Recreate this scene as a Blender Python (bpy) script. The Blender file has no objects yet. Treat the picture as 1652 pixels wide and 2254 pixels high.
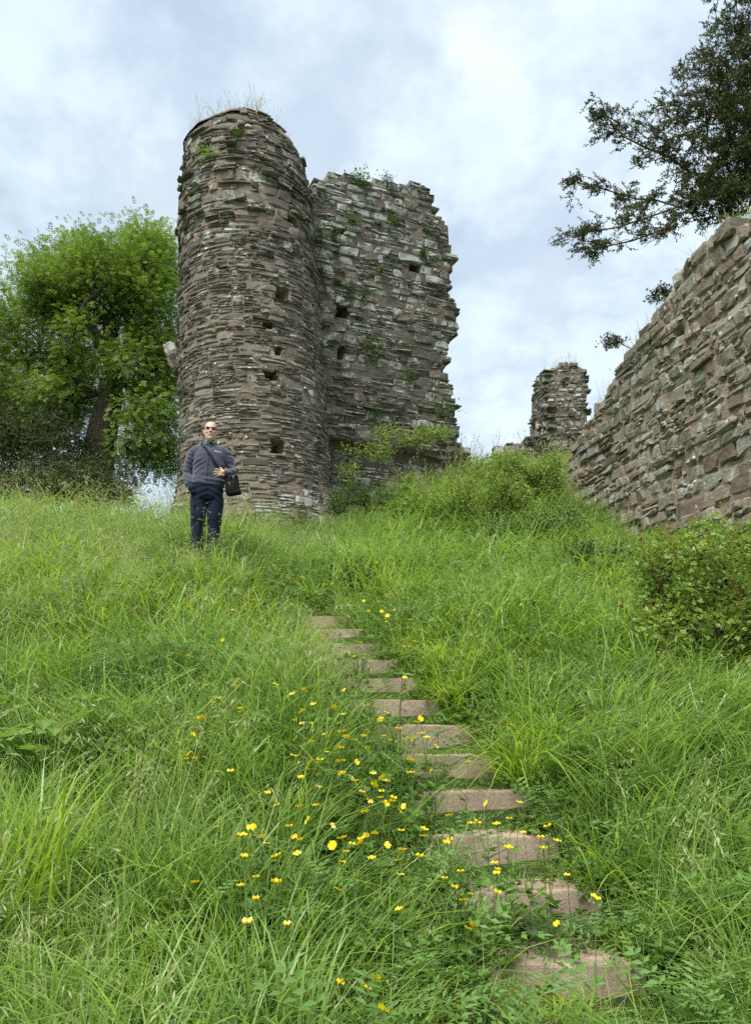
import bpy, bmesh, math
import numpy as np
from mathutils import Vector, Matrix, Euler, noise as mnoise

scene = bpy.context.scene
col = scene.collection
R = math.radians
RNG = np.random.default_rng(7)

# ------------------------------------------------------------------ camera
EYE = 1.6
PITCH = 13.3
cam_d = bpy.data.cameras.new('camera')
cam = bpy.data.objects.new('camera', cam_d)
col.objects.link(cam)
cam.location = (0, 0, EYE)
cam.rotation_euler = (R(90 + PITCH), 0, 0)
cam_d.sensor_fit = 'VERTICAL'
cam_d.angle = 2 * math.atan(1127 / 1670)
cam_d.clip_start = 0.05
cam_d.clip_end = 2000
scene.camera = cam

# ------------------------------------------------------------------ sky and sun
SUN_EL, SUN_AZ = 62.0, 215.0     # azimuth clockwise from +y (view direction): behind the camera, to the left
w = bpy.data.worlds.new('World')
scene.world = w
w.use_nodes = True
nt = w.node_tree
nt.nodes.clear()
def N(tree, typ, **kw):
    n = tree.nodes.new(typ)
    for k, v in kw.items():
        setattr(n, k, v)
    return n
out = N(nt, 'ShaderNodeOutputWorld')
bg = N(nt, 'ShaderNodeBackground')
bg.inputs['Strength'].default_value = 0.1
sky = N(nt, 'ShaderNodeTexSky', sky_type='NISHITA', sun_disc=False)
sky.sun_elevation = R(SUN_EL)
sky.sun_rotation = R(SUN_AZ)
sky.air_density = 1.0
sky.dust_density = 2.0
tc = N(nt, 'ShaderNodeTexCoord')
sep = N(nt, 'ShaderNodeSeparateXYZ')
nt.links.new(tc.outputs['Generated'], sep.inputs[0])
addz = N(nt, 'ShaderNodeMath', operation='MAXIMUM'); addz.inputs[1].default_value = 0.0
nt.links.new(sep.outputs['Z'], addz.inputs[0])
addz2 = N(nt, 'ShaderNodeMath', operation='ADD'); addz2.inputs[1].default_value = 0.55
nt.links.new(addz.outputs[0], addz2.inputs[0])
dv = N(nt, 'ShaderNodeVectorMath', operation='DIVIDE')
nt.links.new(tc.outputs['Generated'], dv.inputs[0])
nt.links.new(addz2.outputs[0], dv.inputs[1])
def wnoise(scale, detail, rough, dist, off):
    mp = N(nt, 'ShaderNodeMapping'); mp.inputs['Location'].default_value = off
    nt.links.new(dv.outputs[0], mp.inputs['Vector'])
    n = N(nt, 'ShaderNodeTexNoise')
    n.inputs['Scale'].default_value = scale
    n.inputs['Detail'].default_value = detail
    n.inputs['Roughness'].default_value = rough
    n.inputs['Distortion'].default_value = dist
    nt.links.new(mp.outputs[0], n.inputs['Vector'])
    return n
def wramp(stops):
    r = N(nt, 'ShaderNodeValToRGB')
    r.color_ramp.interpolation = 'EASE'
    e = r.color_ramp.elements
    while len(e) < len(stops): e.new(0.5)
    for el, (p, c) in zip(e, stops):
        el.position = p; el.color = (*c, 1)
    return r
n1 = wnoise(3.0, 8, 0.5, 0.0, (3.4, 2.2, 0.4))
r1 = wramp([(0.34, (0.455, 0.545, 0.635)), (0.46, (0.565, 0.675, 0.775)), (0.56, (0.645, 0.75, 0.835)), (0.68, (0.74, 0.825, 0.88))])
nt.links.new(n1.outputs['Fac'], r1.inputs[0])
n2 = wnoise(6.5, 8, 0.6, 0.1, (0.2, 5.0, 2.0))
r2 = wramp([(0.36, (0.81, 0.835, 0.875)), (0.64, (1.13, 1.12, 1.09))])
nt.links.new(n2.outputs['Fac'], r2.inputs[0])
mul = N(nt, 'ShaderNodeMix', data_type='RGBA', blend_type='MULTIPLY'); mul.inputs[0].default_value = 1.0
nt.links.new(r1.outputs[0], mul.inputs[6]); nt.links.new(r2.outputs[0], mul.inputs[7])
scl = N(nt, 'ShaderNodeVectorMath', operation='SCALE'); scl.inputs['Scale'].default_value = 2.95
nt.links.new(mul.outputs[2], scl.inputs[0])
mx = N(nt, 'ShaderNodeMix', data_type='RGBA'); mx.inputs[0].default_value = 0.93
nt.links.new(sky.outputs[0], mx.inputs[6]); nt.links.new(scl.outputs[0], mx.inputs[7])
nt.links.new(mx.outputs[2], bg.inputs['Color'])
nt.links.new(bg.outputs[0], out.inputs['Surface'])

sd = bpy.data.lights.new('sun', 'SUN')
sd.energy = 1.5
sd.angle = R(32)
sd.color = (1.0, 0.965, 0.91)
sun = bpy.data.objects.new('sun', sd)
col.objects.link(sun)
_d = Vector((math.sin(R(SUN_AZ)) * math.cos(R(SUN_EL)), math.cos(R(SUN_AZ)) * math.cos(R(SUN_EL)), math.sin(R(SUN_EL))))
sun.rotation_euler = _d.to_track_quat('Z', 'Y').to_euler()
sun.location = _d * 60

vs = scene.view_settings
vs.view_transform = 'Standard'
vs.look = 'None'
vs.gamma = 1.0
vs.use_curve_mapping = False
vs.exposure = 2.05
cy = scene.cycles
cy.max_bounces = 4
cy.diffuse_bounces = 2
cy.glossy_bounces = 2
cy.transmission_bounces = 2
cy.transparent_max_bounces = 4
cy.use_denoising = False
cy.use_adaptive_sampling = True
cy.adaptive_threshold = .012
cy.sample_clamp_indirect = 4.0
cy.caustics_reflective = False
cy.caustics_refractive = False

# ------------------------------------------------------------------ helpers
_p = R(PITCH)
def at(u, v, Y):
    """place seen at (u, v) of the 1652 px wide photograph, Y metres ahead of the camera"""
    a, b = (u - 826) / 1670, (1127 - v) / 1670
    yd = math.cos(_p) - math.sin(_p) * b
    t = Y / yd
    return np.array([a * t, Y, EYE + t * (math.sin(_p) + math.cos(_p) * b)])
def project(Pts):
    Pts = np.asarray(Pts, float)
    x, y, z = Pts[..., 0], Pts[..., 1], Pts[..., 2] - EYE
    f = y * math.cos(_p) + z * math.sin(_p)
    up = -y * math.sin(_p) + z * math.cos(_p)
    return 826 + 1670 * x / f, 1127 - 1670 * up / f, f
def sstep(a, b, x):
    t = np.clip((np.asarray(x, float) - a) / (b - a), 0, 1)
    return t * t * (3 - 2 * t)
def _h(ix, iy, iz, s):
    n = (ix.astype(np.int64) * 374761393 + iy.astype(np.int64) * 668265263 + iz.astype(np.int64) * 2147483647 + s * 974634777) & 0xffffffff
    n = ((n ^ (n >> 13)) * 1274126177) & 0xffffffff
    n = ((n ^ (n >> 16)) * 2246822519) & 0xffffffff
    return ((n ^ (n >> 15)) & 0xffff) / 65535.0
def vnoise(x, y, z=0.0, s=0):
    """value noise in 0..1, arrays in"""
    x, y, z = np.broadcast_arrays(np.asarray(x, float), np.asarray(y, float), np.asarray(z, float))
    ix, iy, iz = np.floor(x), np.floor(y), np.floor(z)
    fx, fy, fz = x - ix, y - iy, z - iz
    fx, fy, fz = fx*fx*(3-2*fx), fy*fy*(3-2*fy), fz*fz*(3-2*fz)
    r = 0
    for dx in (0, 1):
        for dy in (0, 1):
            for dz in (0, 1):
                r = r + _h(ix+dx, iy+dy, iz+dz, s) * (fx if dx else 1-fx) * (fy if dy else 1-fy) * (fz if dz else 1-fz)
    return r
def fbm(x, y, z=0.0, s=0, o=3):
    r, a, t = 0, 1.0, 0
    for k in range(o):
        r = r + a * vnoise(np.asarray(x)*2**k, np.asarray(y)*2**k, np.asarray(z)*2**k, s+k); t += a; a *= .5
    return r / t
def unit(v):
    v = np.asarray(v, float)
    return v / np.maximum(np.linalg.norm(v, axis=-1, keepdims=True), 1e-9)

def mesh_data(name, V, faces, mats=(), smooth=False, attrs=None, fmat=None):
    """faces: list of int arrays (n,k)"""
    V = np.ascontiguousarray(np.asarray(V, np.float32).reshape(-1, 3))
    if not isinstance(faces, (list, tuple)): faces = [faces]
    faces = [np.asarray(f, np.int32) for f in faces if len(f)]
    me = bpy.data.meshes.new(name)
    me.vertices.add(len(V)); me.vertices.foreach_set('co', V.ravel())
    loops = np.concatenate([f.ravel() for f in faces])
    tot = np.concatenate([np.full(len(f), f.shape[1], np.int32) for f in faces])
    start = np.concatenate([[0], np.cumsum(tot)[:-1]]).astype(np.int32)
    me.loops.add(len(loops)); me.loops.foreach_set('vertex_index', loops)
    me.polygons.add(len(tot)); me.polygons.foreach_set('loop_start', start)
    try: me.polygons.foreach_set('loop_total', tot)
    except Exception: pass
    if fmat is not None: me.polygons.foreach_set('material_index', np.asarray(fmat, np.int32))
    me.update(calc_edges=True)
    me.polygons.foreach_set('use_smooth', np.full(len(tot), bool(smooth)))
    for m in (mats if isinstance(mats, (list, tuple)) else [mats]): me.materials.append(m)
    for k, a in (attrs or {}).items():
        at_ = me.attributes.new(k, 'FLOAT', 'POINT'); at_.data.foreach_set('value', np.asarray(a, np.float32).ravel())
    me.validate()
    return me
def link(name, data, parent=None, loc=None):
    o = bpy.data.objects.new(name, data); col.objects.link(o)
    if loc is not None: o.location = loc
    if parent is not None: o.parent = parent
    return o
def mobj(name, V, faces, mats, parent=None, smooth=False, attrs=None, fmat=None, loc=None):
    if loc is not None: V = np.asarray(V, float) - np.asarray(loc, float)
    return link(name, mesh_data(name, V, faces, mats, smooth, attrs, fmat), parent, loc)
def tag(o, label=None, cat=None, group=None, kind=None):
    if label: o['label'] = label
    if cat: o['category'] = cat
    if group: o['group'] = group
    if kind: o['kind'] = kind
    return o
def empty(name, loc=(0, 0, 0)):
    o = link(name, None); o.location = tuple(float(c) for c in loc); o.empty_display_size = .2
    return o
def attach(parent, o):
    """parent while keeping the child where it stands (parents here carry only a location)"""
    o.parent = parent
    o.location = Vector(o.location) - Vector(parent.location)
    return o

def tubes(paths, k=6):
    """paths: list of (points (n,3), radii (n,)) -> V, F quads"""
    VV, FF, b = [], [], 0
    for pts, rad in paths:
        pts = np.asarray(pts, float); n = len(pts); rad = np.broadcast_to(np.asarray(rad, float), (n,))
        tan = np.gradient(pts, axis=0); tan = unit(tan)
        ref = np.array([0, 0, 1.0]) if abs(tan[0][2]) < .9 else np.array([1.0, 0, 0])
        u = unit(np.cross(tan, ref)); v = np.cross(tan, u)
        a = np.arange(k) / k * 2 * math.pi
        ring = pts[:, None] + rad[:, None, None] * (np.cos(a)[None, :, None] * u[:, None] + np.sin(a)[None, :, None] * v[:, None])
        VV.append(ring.reshape(-1, 3))
        i = np.arange(n - 1)[:, None] * k; j = np.arange(k)[None]; j2 = (j + 1) % k
        FF.append(np.stack([i + j, i + j2, i + k + j2, i + k + j], -1).reshape(-1, 4) + b)
        b += n * k
    return np.concatenate(VV), np.concatenate(FF)

# ------------------------------------------------------------------ materials
def mat(name):
    m = bpy.data.materials.new(name); m.use_nodes = True
    t = m.node_tree; b = t.nodes['Principled BSDF']
    b.inputs['Specular IOR Level'].default_value = 0.25
    return m, t, b
def L(t, a, b): t.links.new(a, b)
def tnoise(t, vec, scale, detail=4, rough=.55, dist=0.0, mapscale=None, loc=None):
    if mapscale is not None or loc is not None:
        mp = N(t, 'ShaderNodeMapping')
        if mapscale: mp.inputs['Scale'].default_value = mapscale
        if loc: mp.inputs['Location'].default_value = loc
        L(t, vec, mp.inputs['Vector']); vec = mp.outputs[0]
    n = N(t, 'ShaderNodeTexNoise'); n.inputs['Scale'].default_value = scale
    n.inputs['Detail'].default_value = detail; n.inputs['Roughness'].default_value = rough; n.inputs['Distortion'].default_value = dist
    L(t, vec, n.inputs['Vector'])
    return n
def ramp(t, fac, stops, interp='LINEAR'):
    r = N(t, 'ShaderNodeValToRGB'); r.color_ramp.interpolation = interp
    e = r.color_ramp.elements
    while len(e) < len(stops): e.new(.5)
    for el, (p, c) in zip(e, stops):
        el.position = p
        el.color = (*c, 1) if isinstance(c, (tuple, list)) else (c, c, c, 1)
    if fac is not None: L(t, fac, r.inputs[0])
    return r
def mixc(t, fac, a, b, mode='MIX'):
    n = N(t, 'ShaderNodeMix', data_type='RGBA', blend_type=mode)
    for s, x in ((0, fac), (6, a), (7, b)):
        if isinstance(x, (int, float)): n.inputs[s].default_value = x
        elif isinstance(x, tuple): n.inputs[s].default_value = (*x, 1)
        else: L(t, x, n.inputs[s])
    return n.outputs[2]
def math_(t, op, a, b=None, clamp=False):
    n = N(t, 'ShaderNodeMath', operation=op, use_clamp=clamp)
    for i, x in enumerate((a, b)):
        if x is None: continue
        if isinstance(x, (int, float)): n.inputs[i].default_value = x
        else: L(t, x, n.inputs[i])
    return n.outputs[0]
def bump(t, b, h, strength, dist):
    n = N(t, 'ShaderNodeBump'); n.inputs['Strength'].default_value = strength; n.inputs['Distance'].default_value = dist
    L(t, h, n.inputs['Height']); L(t, n.outputs[0], b.inputs['Normal'])

def stone_mat(name, cols, lichen=.5, strata=(1, 1, 5), orange=.02, lich_scale=3.0):
    m, t, b = mat(name)
    g = N(t, 'ShaderNodeNewGeometry'); pos = g.outputs['Position']
    tone = N(t, 'ShaderNodeAttribute', attribute_name='tone').outputs['Fac']
    tone2 = N(t, 'ShaderNodeAttribute', attribute_name='tone2').outputs['Fac']
    base = ramp(t, tone, [((i + .5) / len(cols), c) for i, c in enumerate(cols)]).outputs[0]
    n1 = tnoise(t, pos, 5, 6, .65, 0.2, strata)
    base = mixc(t, 1.0, base, ramp(t, n1.outputs['Fac'], [(.25, .62), (.5, 1.0), (.8, 1.5)]).outputs[0], 'MULTIPLY')
    n2 = tnoise(t, pos, 38, 5, .7)
    base = mixc(t, 1.0, base, ramp(t, n2.outputs['Fac'], [(.3, .68), (.5, 1.0), (.72, 1.35)]).outputs[0], 'MULTIPLY')
    big = tnoise(t, pos, .55, 3, .5, loc=(4, 2, 7))
    # pale crust lichen: patches with ragged rims, more of it on some stones
    l1 = tnoise(t, pos, lich_scale, 5, .62, .4)
    l2 = tnoise(t, pos, lich_scale * 6, 4, .65)
    s = math_(t, 'ADD', l1.outputs['Fac'], math_(t, 'MULTIPLY', l2.outputs['Fac'], .45))
    s = math_(t, 'ADD', s, math_(t, 'MULTIPLY', tone2, .22))
    s = math_(t, 'ADD', s, math_(t, 'MULTIPLY', big.outputs['Fac'], .30))
    th = 1.22 - .2 * lichen
    lf = ramp(t, math_(t, 'SUBTRACT', s, th - .5), [(.47, 0.0), (.56, .85)]).outputs[0]
    base = mixc(t, lf, base, mixc(t, l2.outputs['Fac'], (.30, .31, .26), (.56, .57, .53)))
    v = N(t, 'ShaderNodeTexVoronoi'); v.inputs['Scale'].default_value = 3.3; L(t, pos, v.inputs['Vector'])
    spot = math_(t, 'LESS_THAN', math_(t, 'ADD', v.outputs['Distance'], math_(t, 'MULTIPLY', l2.outputs['Fac'], .12)), .165)
    base = mixc(t, math_(t, 'MULTIPLY', spot, .9), base, (.62, .63, .58))
    if orange:
        o1 = tnoise(t, pos, 9, 5, .7, .2, loc=(9, 3, 1))
        of = ramp(t, o1.outputs['Fac'], [(.66, 0.0), (.74, .6)]).outputs[0]
        base = mixc(t, of, base, (.36, .22, .06))
    L(t, base, b.inputs['Base Color'])
    b.inputs['Roughness'].default_value = .92
    b.inputs['Specular IOR Level'].default_value = .12
    hh = math_(t, 'ADD', math_(t, 'MULTIPLY', n1.outputs['Fac'], 1.0), math_(t, 'MULTIPLY', n2.outputs['Fac'], .35))
    bump(t, b, hh, .65, .025)
    return m
def mortar_mat(name, c):
    m, t, b = mat(name)
    pos = N(t, 'ShaderNodeNewGeometry').outputs['Position']
    n1 = tnoise(t, pos, 14, 6, .65); n2 = tnoise(t, pos, 1.3, 4, .6)
    base = mixc(t, 1.0, c, ramp(t, n1.outputs['Fac'], [(.25, .55), (.7, 1.25)]).outputs[0], 'MULTIPLY')
    base = mixc(t, ramp(t, n2.outputs['Fac'], [(.4, 0.0), (.65, .65)]).outputs[0], base, (c[0]*.5, c[1]*.52, c[2]*.55))
    L(t, base, b.inputs['Base Color']); b.inputs['Roughness'].default_value = .95
    b.inputs['Specular IOR Level'].default_value = .1
    bump(t, b, n1.outputs['Fac'], .8, .03)
    return m
def leaf_mat(name, c0, c1, trans=.35, rough=.5, spec=.3, var=.25, tip=None, posvar=None):
    """foliage: colour drawn per plant (object random) and per leaf (attribute rnd), light passes through"""
    m, t, b = mat(name)
    oi = N(t, 'ShaderNodeObjectInfo').outputs['Random']
    rn = N(t, 'ShaderNodeAttribute', attribute_name='rnd').outputs['Fac']
    f = math_(t, 'ADD', math_(t, 'MULTIPLY', oi, .45), math_(t, 'MULTIPLY', rn, .55))
    if posvar:
        pos = N(t, 'ShaderNodeNewGeometry').outputs['Position']
        pn = tnoise(t, pos, posvar, 3, .55)
        f = math_(t, 'ADD', math_(t, 'MULTIPLY', f, .6), math_(t, 'MULTIPLY', ramp(t, pn.outputs['Fac'], [(.32, 0.0), (.68, 1.0)]).outputs[0], .4))
    base = mixc(t, f, c0, c1)
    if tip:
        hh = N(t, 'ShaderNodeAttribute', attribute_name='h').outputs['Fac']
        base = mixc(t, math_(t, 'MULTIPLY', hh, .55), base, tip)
    L(t, base, b.inputs['Base Color'])
    b.inputs['Roughness'].default_value = rough
    b.inputs['Specular IOR Level'].default_value = spec
    tr = N(t, 'ShaderNodeBsdfTranslucent')
    L(t, mixc(t, 1.0, base, (1.25, 1.25, .75), 'MULTIPLY'), tr.inputs['Color'])
    ms = N(t, 'ShaderNodeMixShader'); ms.inputs[0].default_value = trans
    L(t, b.outputs[0], ms.inputs[1]); L(t, tr.outputs[0], ms.inputs[2])
    L(t, ms.outputs[0], t.nodes['Material Output'].inputs['Surface'])
    return m
def plain_mat(name, c, rough=.8, spec=.2, nscale=None, namp=.25, bstr=0, bdist=.01, metallic=0):
    m, t, b = mat(name)
    b.inputs['Roughness'].default_value = rough
    b.inputs['Specular IOR Level'].default_value = spec
    b.inputs['Metallic'].default_value = metallic
    if nscale:
        co = N(t, 'ShaderNodeTexCoord').outputs['Object']
        n = tnoise(t, co, nscale, 5, .6)
        L(t, mixc(t, 1.0, c, ramp(t, n.outputs['Fac'], [(.25, 1 - namp), (.75, 1 + namp)]).outputs[0], 'MULTIPLY'), b.inputs['Base Color'])
        if bstr: bump(t, b, n.outputs['Fac'], bstr, bdist)
    else:
        b.inputs['Base Color'].default_value = (*c, 1)
    return m
# ------------------------------------------------------------------ terrain
WALL_F = at(1235, 1060, 17.0)                    # far foot of the curtain wall on the right
WALL_DIR = np.array([math.sin(R(9)), -math.cos(R(9))])
WALL_NRM = np.array([-math.cos(R(9)), -math.sin(R(9))])   # faces the path
def wall_st(x, y):
    dx, dy = x - WALL_F[0], y - WALL_F[1]
    return dx * WALL_DIR[0] + dy * WALL_DIR[1], -(dx * WALL_NRM[0] + dy * WALL_NRM[1])   # along, behind
STEP_Y0, STEP_Z0, RUN, RISE, NSTEP = 3.63, .45, .455, .18, 12
def smax(a, b, k):
    return .5 * (a + b + np.sqrt((a - b) ** 2 + k * k))
def ground(x, y, bumps=True):
    x = np.asarray(x, float); y = np.asarray(y, float)
    z = STEP_Z0 - .10 + (RISE / RUN) * (y - STEP_Y0)
    top = 9.6 + .02 * (y - 26)
    z = -smax(-z, -top, .8)
    z = smax(z, -.05, .25)
    z = z + .5 * sstep(13, 18, y) * sstep(0, 3, x)
    z = z + .28 * sstep(-1.0, -2.3, x) * sstep(5, 9, y)
    z = z - .42 * np.exp(-((x + 2.5) / 1.5) ** 2 - ((y - 13.2) / 1.7) ** 2)
    z = z + .27 * np.exp(-((x + 2.4) / 1.3) ** 2 - ((y - 10.2) / 1.3) ** 2)
    z = z + .22 * sstep(-2.9, -4.2, x) * sstep(8.5, 12, y)
    # the ground falls away behind the crest on the left
    m = sstep(.5, -.6, x + .285 * y) * sstep(12.9, 16.0, y)
    m = np.maximum(m, sstep(-1.0, -2.4, x) * sstep(16.9, 18.4, y))
    z = z * (1 - m) + m * np.minimum(z, 1.2)
    # far country drops to a plain
    r = np.hypot(x, y - 12)
    z = z * (1 - sstep(28, 70, r))
    # earth kept up behind the curtain wall
    s, b = wall_st(x, y)
    k = sstep(.35, 1.0, b) * sstep(-.2, 1.0, s) * sstep(14, 11.5, s) * sstep(9, 5, b)
    z = z * (1 - k) + k * np.maximum(z, 6.1 + .13 * s)
    px = path_x(y)
    fi = np.clip((y - STEP_Y0 - .03) / RUN, -1, NSTEP); n_ = np.floor(fi); fr_ = fi - n_
    ter = STEP_Z0 + RISE * (n_ + sstep(.90, 1.0, fr_)) - .035
    kk = sstep(.62, .42, np.abs(x - px)) * (y > STEP_Y0 - .3) * (y < STEP_Y0 + RUN * NSTEP)
    z = z * (1 - kk) + kk * ter
    if bumps:
        off = sstep(.45, 1.0, np.abs(x - px))
        z = z + ((fbm(x * .7, y * .7, s=3) - .5) * .42 + (fbm(x * 2.3, y * 2.3, s=8) - .5) * .14) * off * sstep(60, 30, r)
    return z
STEP_U = [(1238, 2122), (1165, 1955), (1090, 1850), (1042, 1752), (988, 1665), (945, 1602), (872, 1548), (830, 1505), (793, 1468), (757, 1432), (722, 1394), (694, 1365), (650, 1338), (618, 1312)]
STEP_X = np.array([at(u - 6, v, STEP_Y0 + RUN * i)[0] for i, (u, v) in enumerate(STEP_U[:NSTEP])])
def path_x(y):
    ys = STEP_Y0 + RUN * np.arange(NSTEP)
    return np.interp(y, np.concatenate([[0, 2.5], ys, [10.4, 14]]), np.concatenate([[.9, .95], STEP_X, [-1.9, -1.4]]))

def axis(lo, hi, step, far):
    near = np.arange(lo, hi + 1e-6, step)
    g = []; d = step; p = hi
    while p < far:
        d *= 1.25; p += d; g.append(p)
    g2 = []; d = step; p = lo
    while p > -far:
        d *= 1.25; p -= d; g2.append(p)
    return np.concatenate([g2[::-1], near, g])
gx = axis(-9, 9, .15, 420)
gy = axis(1, 27, .2, 420); gy = np.concatenate([gy[gy < 3.2], np.arange(3.2, 10.2, .055), gy[gy > 10.2]])
XX, YY = np.meshgrid(gx, gy)
ZZ = ground(XX, YY)
nx_, ny_ = len(gx), len(gy)
ii = np.arange(ny_ - 1)[:, None] * nx_ + np.arange(nx_ - 1)[None]
GF = np.stack([ii, ii + 1, ii + nx_ + 1, ii + nx_], -1).reshape(-1, 4)
m, t, b = mat('turf_soil')
pos = N(t, 'ShaderNodeNewGeometry').outputs['Position']
n1 = tnoise(t, pos, 3, 5, .6); n2 = tnoise(t, pos, 30, 4, .7)
c = ramp(t, n1.outputs['Fac'], [(.3, (.030, .055, .012)), (.55, (.050, .085, .018)), (.75, (.075, .070, .030))]).outputs[0]
c = mixc(t, 1.0, c, ramp(t, n2.outputs['Fac'], [(.3, .6), (.7, 1.4)]).outputs[0], 'MULTIPLY')
L(t, c, b.inputs['Base Color']); b.inputs['Roughness'].default_value = .95; bump(t, b, n2.outputs['Fac'], .8, .04)
M_SOIL = m
gobj = mobj('ground', np.stack([XX, YY, ZZ], -1), GF, M_SOIL, smooth=True)
tag(gobj, 'steep green hillside rising to the castle ruins', 'hillside', kind='structure')

# ------------------------------------------------------------------ steps
m, t, b = mat('step_concrete')
pos = N(t, 'ShaderNodeNewGeometry').outputs['Position']
nrm = N(t, 'ShaderNodeNewGeometry').outputs['Normal']
n1 = tnoise(t, pos, 4, 5, .6); n2 = tnoise(t, pos, 60, 4, .75); n3 = tnoise(t, pos, 11, 5, .6, mapscale=(1, 1, .25), loc=(3, 1, 2))
c = ramp(t, n1.outputs['Fac'], [(.3, (.33, .235, .180)), (.55, (.42, .31, .245)), (.75, (.50, .39, .315))]).outputs[0]
c = mixc(t, 1.0, c, ramp(t, n2.outputs['Fac'], [(.3, .72), (.7, 1.25)]).outputs[0], 'MULTIPLY')
c = mixc(t, ramp(t, n3.outputs['Fac'], [(.60, 0.0), (.76, .6)]).outputs[0], c, (.14, .13, .075))
L(t, c, b.inputs['Base Color']); b.inputs['Roughness'].default_value = .9; bump(t, b, n2.outputs['Fac'], .5, .01)
M_STEP = m
flight = empty('concrete_steps', (STEP_X[0], STEP_Y0, STEP_Z0))
tag(flight, 'worn pinkish concrete steps climbing through the long grass', 'steps')
for i in range(NSTEP):
    rr = np.random.default_rng(100 + i)
    wd = (.74, .74, .74, .76, .76, .76, .74, .74, .76, .76, .76, .76, .9, .9)[i]
    y0 = STEP_Y0 + RUN * i; z0 = STEP_Z0 + RISE * i
    bm = bmesh.new()
    bmesh.ops.create_grid(bm, x_segments=1, y_segments=1, size=.5)
    bm.free(); bm = bmesh.new()
    dep = (.34, .30, .24, .24, .22, .2, .2, .2, .2, .2, .2, .2, .2, .2)[i]
    bmesh.ops.create_cube(bm, size=1, matrix=Matrix.Translation((0, dep / 2, -.17)) @ Matrix.Diagonal((wd, dep, .34, 1)))
    bmesh.ops.subdivide_edges(bm, edges=[e for e in bm.edges if abs(e.verts[0].co.x - e.verts[1].co.x) > .1], cuts=7)
    bmesh.ops.bevel(bm, geom=[e for e in bm.edges if e.calc_face_angle(0) > 1], offset=.006, segments=2, affect='EDGES')
    for v in bm.verts:
        q = v.co * 7 + Vector((i * 9.1, 0, 0))
        v.co += Vector((mnoise.noise(q), mnoise.noise(q + Vector((5, 0, 0))), mnoise.noise(q + Vector((0, 9, 0))))) * .0035
    me = bpy.data.meshes.new('step'); bm.to_mesh(me); bm.free()
    me.materials.append(M_STEP)
    for pl in me.polygons: pl.use_smooth = False
    o = link('step', me, None, (STEP_X[i], y0, z0))
    o.rotation_euler = (rr.normal(0, .012), rr.normal(0, .012), rr.normal(0, .03))
    attach(flight, o)
# ------------------------------------------------------------------ masonry
def layout(s0, s1, t0, t1, band, length, stackp, rng, wob=.03, thin=(.05, .095)):
    """coursed rubble: bands of varying height, each band walked as single big stones or little stacks of slabs"""
    out = []
    tt = t0
    while tt < t1:
        H = rng.uniform(*band); s = s0 - rng.uniform(0, length[1])
        ph = rng.uniform(0, 99)
        while s < s1:
            Ls = rng.uniform(*length) * (1.0 if rng.random() > .15 else 1.5)
            wv = wob * (2 * float(vnoise(s * .8, ph)) - 1)
            if rng.random() > stackp:
                out.append((s, s + Ls, tt + wv, tt + H + wv))
            else:
                k = int(np.clip(round(H / rng.uniform(*thin)), 2, 5))
                hs = rng.uniform(.6, 1.4, k); hs = np.cumsum(hs / hs.sum()) * H; hs = np.concatenate([[0], hs])
                for j in range(k):
                    if rng.random() < .45 and Ls > .28:
                        c = rng.uniform(.3, .7)
                        out.append((s, s + Ls * c, tt + hs[j] + wv, tt + hs[j+1] + wv)); out.append((s + Ls * c, s + Ls, tt + hs[j] + wv, tt + hs[j+1] + wv))
                    else:
                        out.append((s, s + Ls, tt + hs[j] + wv, tt + hs[j+1] + wv))
            s += Ls
        tt += H
    return np.array(out)
NX, NY = 5, 4
def _grid_faces():
    f = []
    for j in range(NY - 1):
        for i in range(NX - 1):
            a = j * NX + i; f.append((a, a + 1, a + NX + 1, a + NX))
    per = [i for i in range(NX)] + [j * NX + NX - 1 for j in range(1, NY)] + [(NY-1) * NX + i for i in range(NX - 2, -1, -1)] + [j * NX for j in range(NY - 2, 0, -1)]
    k = len(per); b = NX * NY
    for q in range(k):
        f.append((per[q], b + q, b + (q + 1) % k, per[(q + 1) % k]))
    return np.array(f), per
SF, SPER = _grid_faces()
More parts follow.
